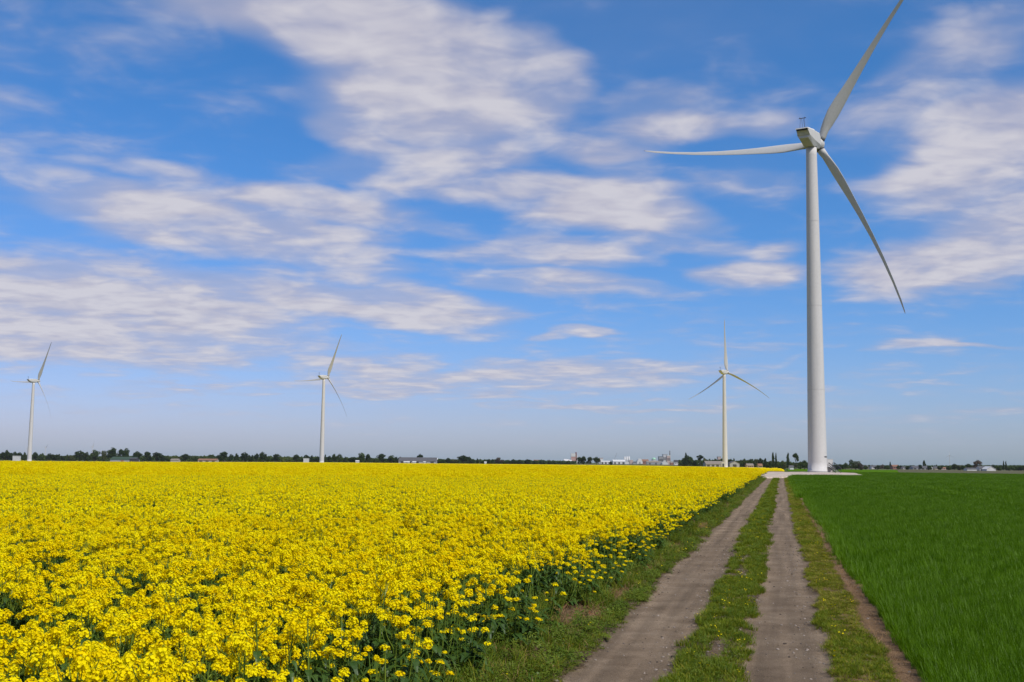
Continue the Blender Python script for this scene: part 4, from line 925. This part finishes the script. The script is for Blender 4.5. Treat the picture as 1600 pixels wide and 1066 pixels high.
# ------------------------------------------------------------------ buildings and other far things
def col(name, c, **k):
    if name not in M: M[name] = solid(name, c, .8, .15, var=.10, scale=.6, **k)
    return M[name]
W_WHITE, W_GREY, W_BRICK, W_PINK, W_CREAM = col('white_wall', (.55, .55, .535)), col('grey_wall', (.30, .31, .32)), col('brick_wall', (.27, .14, .105)), col('pink_wall', (.45, .35, .32)), col('cream_wall', (.40, .36, .30))
R_GREY, R_GREEN, R_RED, R_DARK, R_WHITE, R_TAN = col('grey_roof', (.10, .10, .105)), col('green_roof', (.045, .075, .05)), col('terracotta_roof', (.24, .13, .085)), col('dark_roof', (.06, .06, .065)), col('white_roof', (.58, .58, .565)), col('tan_roof', (.24, .205, .17))
GLASS = solid('window_glass', (.03, .035, .04), .15, .6)
def building(name, label, x0, x1, ytop, D, wall, roof, cat='building', depth=10, eaves=.6, end_on=False, doors=0, windows=0, group=None, doormat=None, flat=False):
    xa, _ = at_depth(x0, D); xb, _ = at_depth(x1, D); w = xb - xa; z0 = float(fall((xa + xb) / 2, D)); H = max(2.2, height_at((x0 + x1) / 2, ytop, D) - z0); e = H * (.93 if flat else eaves)
    t = empty(name, ((xa + xb) / 2, D, z0)); tag(t, label, cat, group)
    hw, hd = w / 2, depth / 2; b = MB(); b.box(-hw, hw, -hd, hd, -.1, e)
    if not flat:
        if end_on: b.rings([[(-hw, -hd, e), (hw, -hd, e), (0, -hd, H - .05)], [(-hw, hd, e), (hw, hd, e), (0, hd, H - .05)]])
        else: b.rings([[(-hw, -hd, e), (-hw, hd, e), (-hw, 0, H - .05)], [(hw, -hd, e), (hw, hd, e), (hw, 0, H - .05)]])
    b.build('wall', wall, t); b = MB(); o = .3; k = .14
    if flat: b.box(-hw - .15, hw + .15, -hd - .15, hd + .15, e + .003, H)
    elif end_on:
        for s_ in (-1, 1): b.rings([[(s_ * (hw + o), -hd - o, e - .1), (0, -hd - o, H), (0, -hd - o, H + k), (s_ * (hw + o), -hd - o, e - .1 + k)], [(s_ * (hw + o), hd + o, e - .1), (0, hd + o, H), (0, hd + o, H + k), (s_ * (hw + o), hd + o, e - .1 + k)]])
    else:
        for s_ in (-1, 1): b.rings([[(-hw - o, s_ * (hd + o), e - .1), (-hw - o, 0, H), (-hw - o, 0, H + k), (-hw - o, s_ * (hd + o), e - .1 + k)], [(hw + o, s_ * (hd + o), e - .1), (hw + o, 0, H), (hw + o, 0, H + k), (hw + o, s_ * (hd + o), e - .1 + k)]])
    b.build('roof', roof, t)
    for i in range(doors):
        x = -hw + w * (i + .5) / doors; q = min(1.6, w / doors * .3); b = MB(); b.box(x - q, x + q, -hd - .06, -hd + .02, 0, min(e * .8, 4)); b.build('door', doormat or M['rail'], t)
    for i in range(windows):
        x = -hw + w * (i + .75) / (windows + .5); b = MB(); b.box(x - .6, x + .6, -hd - .05, -hd + .02, e * .45, e * .78); b.build('window', GLASS, t)
    return t
def kiosk(px0, px1, ytop, D, label):
    t = building('transformer_kiosk', label, px0, px1, ytop, D, W_WHITE, R_WHITE, 'kiosk', 3, flat=True, doors=2, doormat=col('kiosk_door', (.55, .55, .54)), group='white kiosks beside the turbines')
kiosk(20.3, 31, 712.4, 1105, 'small white flat-roofed hut standing left of the leftmost turbine tower'); kiosk(474.2, 482.4, 716.2, 1035, 'small white flat-roofed hut left of the second turbine tower')
B = building
B('barn', 'low barn with a dull green roof under the tall dark trees', 176, 214, 714.2, 1160, W_GREY, R_GREEN, 'barn', 16, .45, doors=1, doormat=W_BRICK)
B('open_shed', 'black open-sided shed at the right end of the green-roofed barn', 204, 215, 715.5, 1140, R_DARK, R_DARK, 'shed', 8, .7)
B('shed', 'long low terracotta shed in front of the pale hedge', 311, 340, 717.0, 1165, W_CREAM, R_RED, 'shed', 10, .55, doors=3); B('shed', 'short tan-roofed shed left of the lone dark round tree', 268, 280, 717.0, 1170, W_CREAM, R_TAN, 'shed', 8, .6)
B('barn', 'long low grey-roofed barn beneath a single dark tree', 624, 682, 715.0, 1130, W_GREY, R_GREY, 'barn', 18, .42, doors=5)
for i, (a, b2, y, lab) in enumerate(((631, 635, 721, 'leftmost of the small white sheds before the long grey barn'), (635.6, 640, 720.9, 'second small white shed before the long grey barn'), (645, 650, 721, 'third small white shed before the long grey barn'), (662, 665, 721.2, 'rightmost small white shed before the long grey barn'), (556, 561, 719.6, 'small white shed below the trees right of second turbine'), (757, 760, 721.6, 'tiny white shed right of the big dark round tree'))): B('white_shed', lab, a, b2, y, 1060, W_WHITE, R_WHITE, 'shed', 4, .7, group='small white sheds along the far crop edge')
B('house', 'pale house with brick gable between two bushes past the grey barn', 673, 680, 716.2, 1300, W_PINK, R_TAN, 'house', 8, .6, windows=2); B('white_house', 'white house peeping over trees right of the grey barn', 681, 684, 716.5, 1400, W_WHITE, R_WHITE, 'house', 7, .7, windows=1)
B('house', 'orange-roofed house in the low far treeline', 834, 843, 718.8, 1600, W_CREAM, R_RED, 'house', 9, .55, windows=3); B('house', 'small white house left of the factory, behind low bushes', 856, 859, 718.8, 1600, W_WHITE, R_GREY, 'house', 7, .6, windows=1); B('white_house', 'white gabled house between two small trees left of the factory', 749.5, 753.5, 717.0, 1500, W_WHITE, R_WHITE, 'house', 7, .55, True, windows=1)
FD = 2300
B('warehouse', 'low white warehouse left of the red-banded factory tower', 881, 893, 717.6, FD, W_WHITE, R_WHITE, 'warehouse', 25, .6)
def factory_tower():
    D = FD; x0, _ = at_depth(892, D); x1, _ = at_depth(902, D); t = empty('factory_tower', ((x0 + x1) / 2, D, 0)); w = x1 - x0; H1 = height_at(896, 708.6, D); Hm = height_at(896, 713.6, D); Hd = height_at(899, 706.8, D)
    tag(t, 'tall white and pink factory tower with a dark red column', 'tower')
    b = MB(); b.box(-w * .5, w * .22, -6, 6, 0, Hm); b.build('lower_block', W_PINK, t); b = MB(); b.box(-w * .52, w * .20, -6.5, 6.5, Hm + .01, H1); b.build('upper_block', W_WHITE, t)
    b = MB(); b.box(w * .2, w * .38, -5, 5, 0, Hd); b.build('column', col('oxide_red', (.16, .05, .04)), t); b = MB(); b.box(w * .385, w * .52, -5, 5, 0, Hm + 3); b.build('side_block', W_WHITE, t)
    for i in range(4):
        b = MB(); z = Hm * (.2 + .2 * i); b.box(-w * .45, w * .18, -6.15, -5.95, z, z + 1.2); b.build('window_band', col('faded_red', (.40, .18, .15)), t)
factory_tower()
B('factory_block', 'white factory block with red stripe just right of the dark clump', 936, 942, 715.8, FD, W_WHITE, W_BRICK, 'factory', 14, flat=True, doors=1); B('warehouse', 'long bright white warehouse at the foot of the crane', 938, 954, 720.2, FD - 60, W_WHITE, R_WHITE, 'warehouse', 20, .7, doors=3)
B('warehouse', 'long bright white warehouse right of the crane', 957, 976, 718.6, FD - 30, W_WHITE, R_WHITE, 'warehouse', 24, .6, doors=3); B('warehouse', 'white gable-ended shed in front of the silos', 975.5, 982.5, 720.0, FD - 120, W_WHITE, R_WHITE, 'warehouse', 16, .6, True)
def crane():
    D = FD; x0, _ = at_depth(958, D); x1, _ = at_depth(964, D); t = empty('crane', (x0, D, 0)); tag(t, 'thin grey crane jib leaning above the white warehouses', 'crane'); H = height_at(964, 707.8, D); dx = x1 - x0
    b = MB(); b.box(-2, 2, -2, 2, 0, 3.5); b.build('body', col('crane_yellow', (.25, .22, .12)), t)
    b = MB(); n = 14; P0 = Vector((0, 0, 3.2)); P1 = Vector((dx, 0, H)); 
    for s_ in (-.5, .5): b.tube([P0 + Vector((s_, 0, 0)), P1 + Vector((s_ * .4, 0, 0))], .16, 5)
    for i in range(n): b.tube([P0.lerp(P1, i / n) + Vector((-.45, 0, 0)), P0.lerp(P1, (i + 1) / n) + Vector((.45, 0, 0))], .10, 4)
    b.build('jib', M['galv'], t)
crane()
def silo(px, w, ytop, D, label, mat=W_WHITE):
    x, y = at_depth(px, D); R = w * D / FPX / 2; H = height_at(px, ytop, D); t = empty('silo', (x, y, 0)); tag(t, label, 'silo', 'factory silos')
    b = MB(); b.rings([[(R * cos(k * pi / 12), R * sin(k * pi / 12), z) for k in range(24)] for z in (0, H * .9)]); b.build('shell', mat, t, True)
    b = MB(); b.rings([[(q * cos(k * pi / 12), q * sin(k * pi / 12), z) for k in range(24)] for z, q in ((H * .902, R * 1.03), (H * .93, R * 1.0), (H, R * .25))]); b.build('roof', R_WHITE, t)
for a in ((976.3, 2.4, 713.4, 'leftmost of three white silos right of the crane'), (979.6, 2.6, 713.2, 'middle of three white silos right of the crane'), (982.9, 2.6, 713.0, 'rightmost and tallest of three white silos right of the crane')): silo(a[0], a[1], a[2], FD + 20, a[3])
B('factory_block', 'small pinkish factory building right of the silos', 984, 989, 718.6, FD, W_PINK, R_WHITE, 'factory', 10, flat=True)
B('warehouse', 'low grey-roofed factory range left of the white hoop shed', 988, 997, 721.4, FD, W_GREY, R_GREY, 'warehouse', 16, .6)
def hoop():
    D = FD - 60; x, y = at_depth(999, D); r_ = 4.5 * D / FPX; H = height_at(999, 716.6, D); t = empty('hoop_shed', (x, y, 0)); tag(t, 'white round-topped shed between the silos and the green dome', 'shed')
    b = MB(); pr = [(r_ * cos(pi * k / 14), H * sin(pi * k / 14)) for k in range(15)]; b.rings([[(px, yy, pz) for px, pz in pr] for yy in (-9, 9)]); b.build('roof', R_WHITE, t); b = MB(); b.box(-1.6, 1.6, -9.1, -8.9, 0, 3.5); b.build('door', W_GREY, t)
hoop()
B('brick_house', 'red brick works building left of the green dome', 1003, 1013, 718.0, FD, W_BRICK, R_RED, 'house', 12, .65, windows=4); B('warehouse', 'long low grey works range below the green dome', 1010, 1029, 720.4, FD - 60, W_GREY, R_TAN, 'warehouse', 14, .6, doors=2)
def dome():
    D = FD; x, y = at_depth(1021.6, D); r_ = 3.4 * D / FPX; H = height_at(1021.6, 715, D); t = empty('storage_dome', (x, y, 0)); tag(t, 'pale green domed tank above the grey works roofs', 'tank')
    b = MB(); b.rings([[(r_ * cos(k * pi / 12), r_ * sin(k * pi / 12), z) for k in range(24)] for z in (0, H - r_)]); b.build('drum', W_GREY, t, True)
    b = MB(); b.rings([[(r_ * cos(q) * cos(k * pi / 12) + .001, r_ * cos(q) * sin(k * pi / 12), H - r_ + r_ * sin(q)) for k in range(24)] for q in (0, .25, .5, .75, 1.0, 1.25, 1.5)]); b.build('dome', col('pale_green', (.30, .55, .40)), t, True)
dome()
B('factory_block', 'dark grey factory block left of the pink one', 1029, 1036, 713.4, FD, W_GREY, R_GREY, 'factory', 14, flat=True, windows=4); B('factory_block', 'tall pale grey factory block in the middle of the works', 1035.5, 1042, 710.0, FD + 30, col('pale_grey', (.50, .50, .50)), W_GREY, 'factory', 14, flat=True, windows=4); B('factory_block', 'pinkish factory block beside the dark chimney', 1041.5, 1047, 711.6, FD - 20, W_PINK, R_WHITE, 'factory', 12, flat=True, windows=3)
def chimney():
    D = FD - 10; x, y = at_depth(1045.8, D); H = height_at(1045.8, 704.6, D); t = empty('chimney', (x, y - 8, 0)); tag(t, 'slender dark factory chimney, tallest of the works', 'chimney')
    b = MB(); b.rings([[(q * cos(k * pi / 8), q * sin(k * pi / 8), z) for k in range(16)] for z, q in ((0, 1.9), (H * .5, 1.2), (H * .98, .75))]); b.build('stack', col('sooty', (.10, .095, .09)), t, True); b = MB(); b.rings([[(q * cos(k * pi / 8), q * sin(k * pi / 8), z) for k in range(16)] for z, q in ((H * .975, .95), (H, .95))]); b.build('rim', M['dark'], t)
chimney()
B('warehouse', 'white twin-roofed shed at the foot of the factory blocks', 1034, 1043, 720.0, FD - 120, W_WHITE, R_WHITE, 'warehouse', 14, .5, True); B('house', 'white house with dark roof right of the chimney', 1053, 1064, 719.0, FD - 300, W_WHITE, R_DARK, 'house', 10, .55, windows=4); B('warehouse', 'low brownish shed right of the chimney', 1047, 1056, 721.4, FD - 150, W_BRICK, R_TAN, 'warehouse', 12, .6)
B('barn', 'grey barn with pale roof left of the fourth turbine tower', 1101, 1129, 720.8, 990, W_GREY, R_TAN, 'barn', 16, .55, doors=4); B('barn', 'dark grey barn right of the fourth turbine tower', 1138, 1153, 720.6, 990, W_GREY, R_GREY, 'barn', 14, .65, True, doors=1)
B('turbine_plinth', 'pale concrete box at the foot of the fourth turbine', 1127, 1132, 722.0, 930, col('plinth', (.5, .49, .47)), R_WHITE, 'kiosk', 3, flat=True, doors=1)
B('tower_block', 'faint pinkish block above the trees behind the grey barn', 1121, 1126, 713.6, FD, W_PINK, R_TAN, 'building', 10, flat=True, windows=2)
B('farmhouse', 'pinkish farmhouse with tan roof left of the poplars', 1166, 1176, 724.6, 960, W_PINK, R_TAN, 'house', 8, .6, windows=3); B('farmhouse', 'small brown-roofed house at the edge of the far yellow strip', 1184, 1190, 724.8, 960, W_CREAM, R_RED, 'house', 7, .6, windows=2); B('white_shed', 'white hut under the open-crowned pine left of the near tower', 1233, 1239, 727.6, 850, W_WHITE, R_GREY, 'shed', 4, .6)
VD = 1200
B('cottage', 'pale cottage at the left end of the village', 1348, 1355, 727.4, VD, W_CREAM, R_GREY, 'house', 8, .55, windows=2); B('cottage', 'white cottage left of the pointed conifer', 1360, 1370, 727.4, VD + 60, W_WHITE, R_GREY, 'house', 8, .55, windows=2)
B('brick_house', 'red brick house right of the pointed conifer', 1393, 1403, 726.6, VD, W_BRICK, R_RED, 'house', 9, .6, windows=3); B('bungalow', 'white bungalow with grey roof left of the long barn', 1409, 1423, 729.2, VD, W_WHITE, R_GREY, 'house', 8, .55, windows=4)
B('barn', 'long grey-roofed village barn under the tall dark tree', 1423.5, 1448, 728.2, VD - 20, W_GREY, R_GREY, 'barn', 12, .5, doors=4); B('white_house', 'white flat-fronted house right of the long village barn', 1448.5, 1455, 730.0, VD, W_WHITE, R_WHITE, 'house', 8, .7, windows=2); B('cottage', 'cream cottage with grey roof near the tiny turbine', 1458, 1465, 729.0, VD, W_CREAM, R_GREY, 'house', 8, .55, windows=2); B('cottage', 'pink cottage at the right end of the village', 1467, 1479, 730.2, VD, W_PINK, R_RED, 'house', 8, .6, windows=3)
B('shed', 'long low white shed left of the bare brown tree', 1508, 1523, 731.2, 1000, W_WHITE, R_GREY, 'shed', 8, .6); B('barn', 'white-walled barn in front of the bare brown tree', 1527, 1538, 728.8, 1000, W_WHITE, R_GREY, 'barn', 10, .55, doors=2); B('barn', 'white gable-ended barn right of the bare brown tree', 1537, 1551, 729.0, 990, W_WHITE, R_WHITE, 'barn', 12, .4, True)

# ------------------------------------------------------------------ air
def haze():
    b = MB(); b.box(-6900, 6900, -6900, 6900, -4.5, 140)
    m, nt, out = newmat('air'); v = N(nt, 'ShaderNodeVolumePrincipled'); v.inputs['Color'].default_value = (.95, .97, 1, 1); v.inputs['Density'].default_value = HAZE; v.inputs['Anisotropy'].default_value = .1
    L(nt, v.outputs[0], out.inputs['Volume']); o = b.build('haze', m); tag(o, 'pale blue haze over the far fields', 'haze', kind='stuff')
HAZE = 0.00003
if HAZE: haze()
sc.cycles.max_bounces = 6; sc.cycles.diffuse_bounces = 3; sc.cycles.transmission_bounces = 4; sc.cycles.volume_bounces = 0; sc.cycles.use_denoising = True
sc.cycles.volume_step_rate = 10
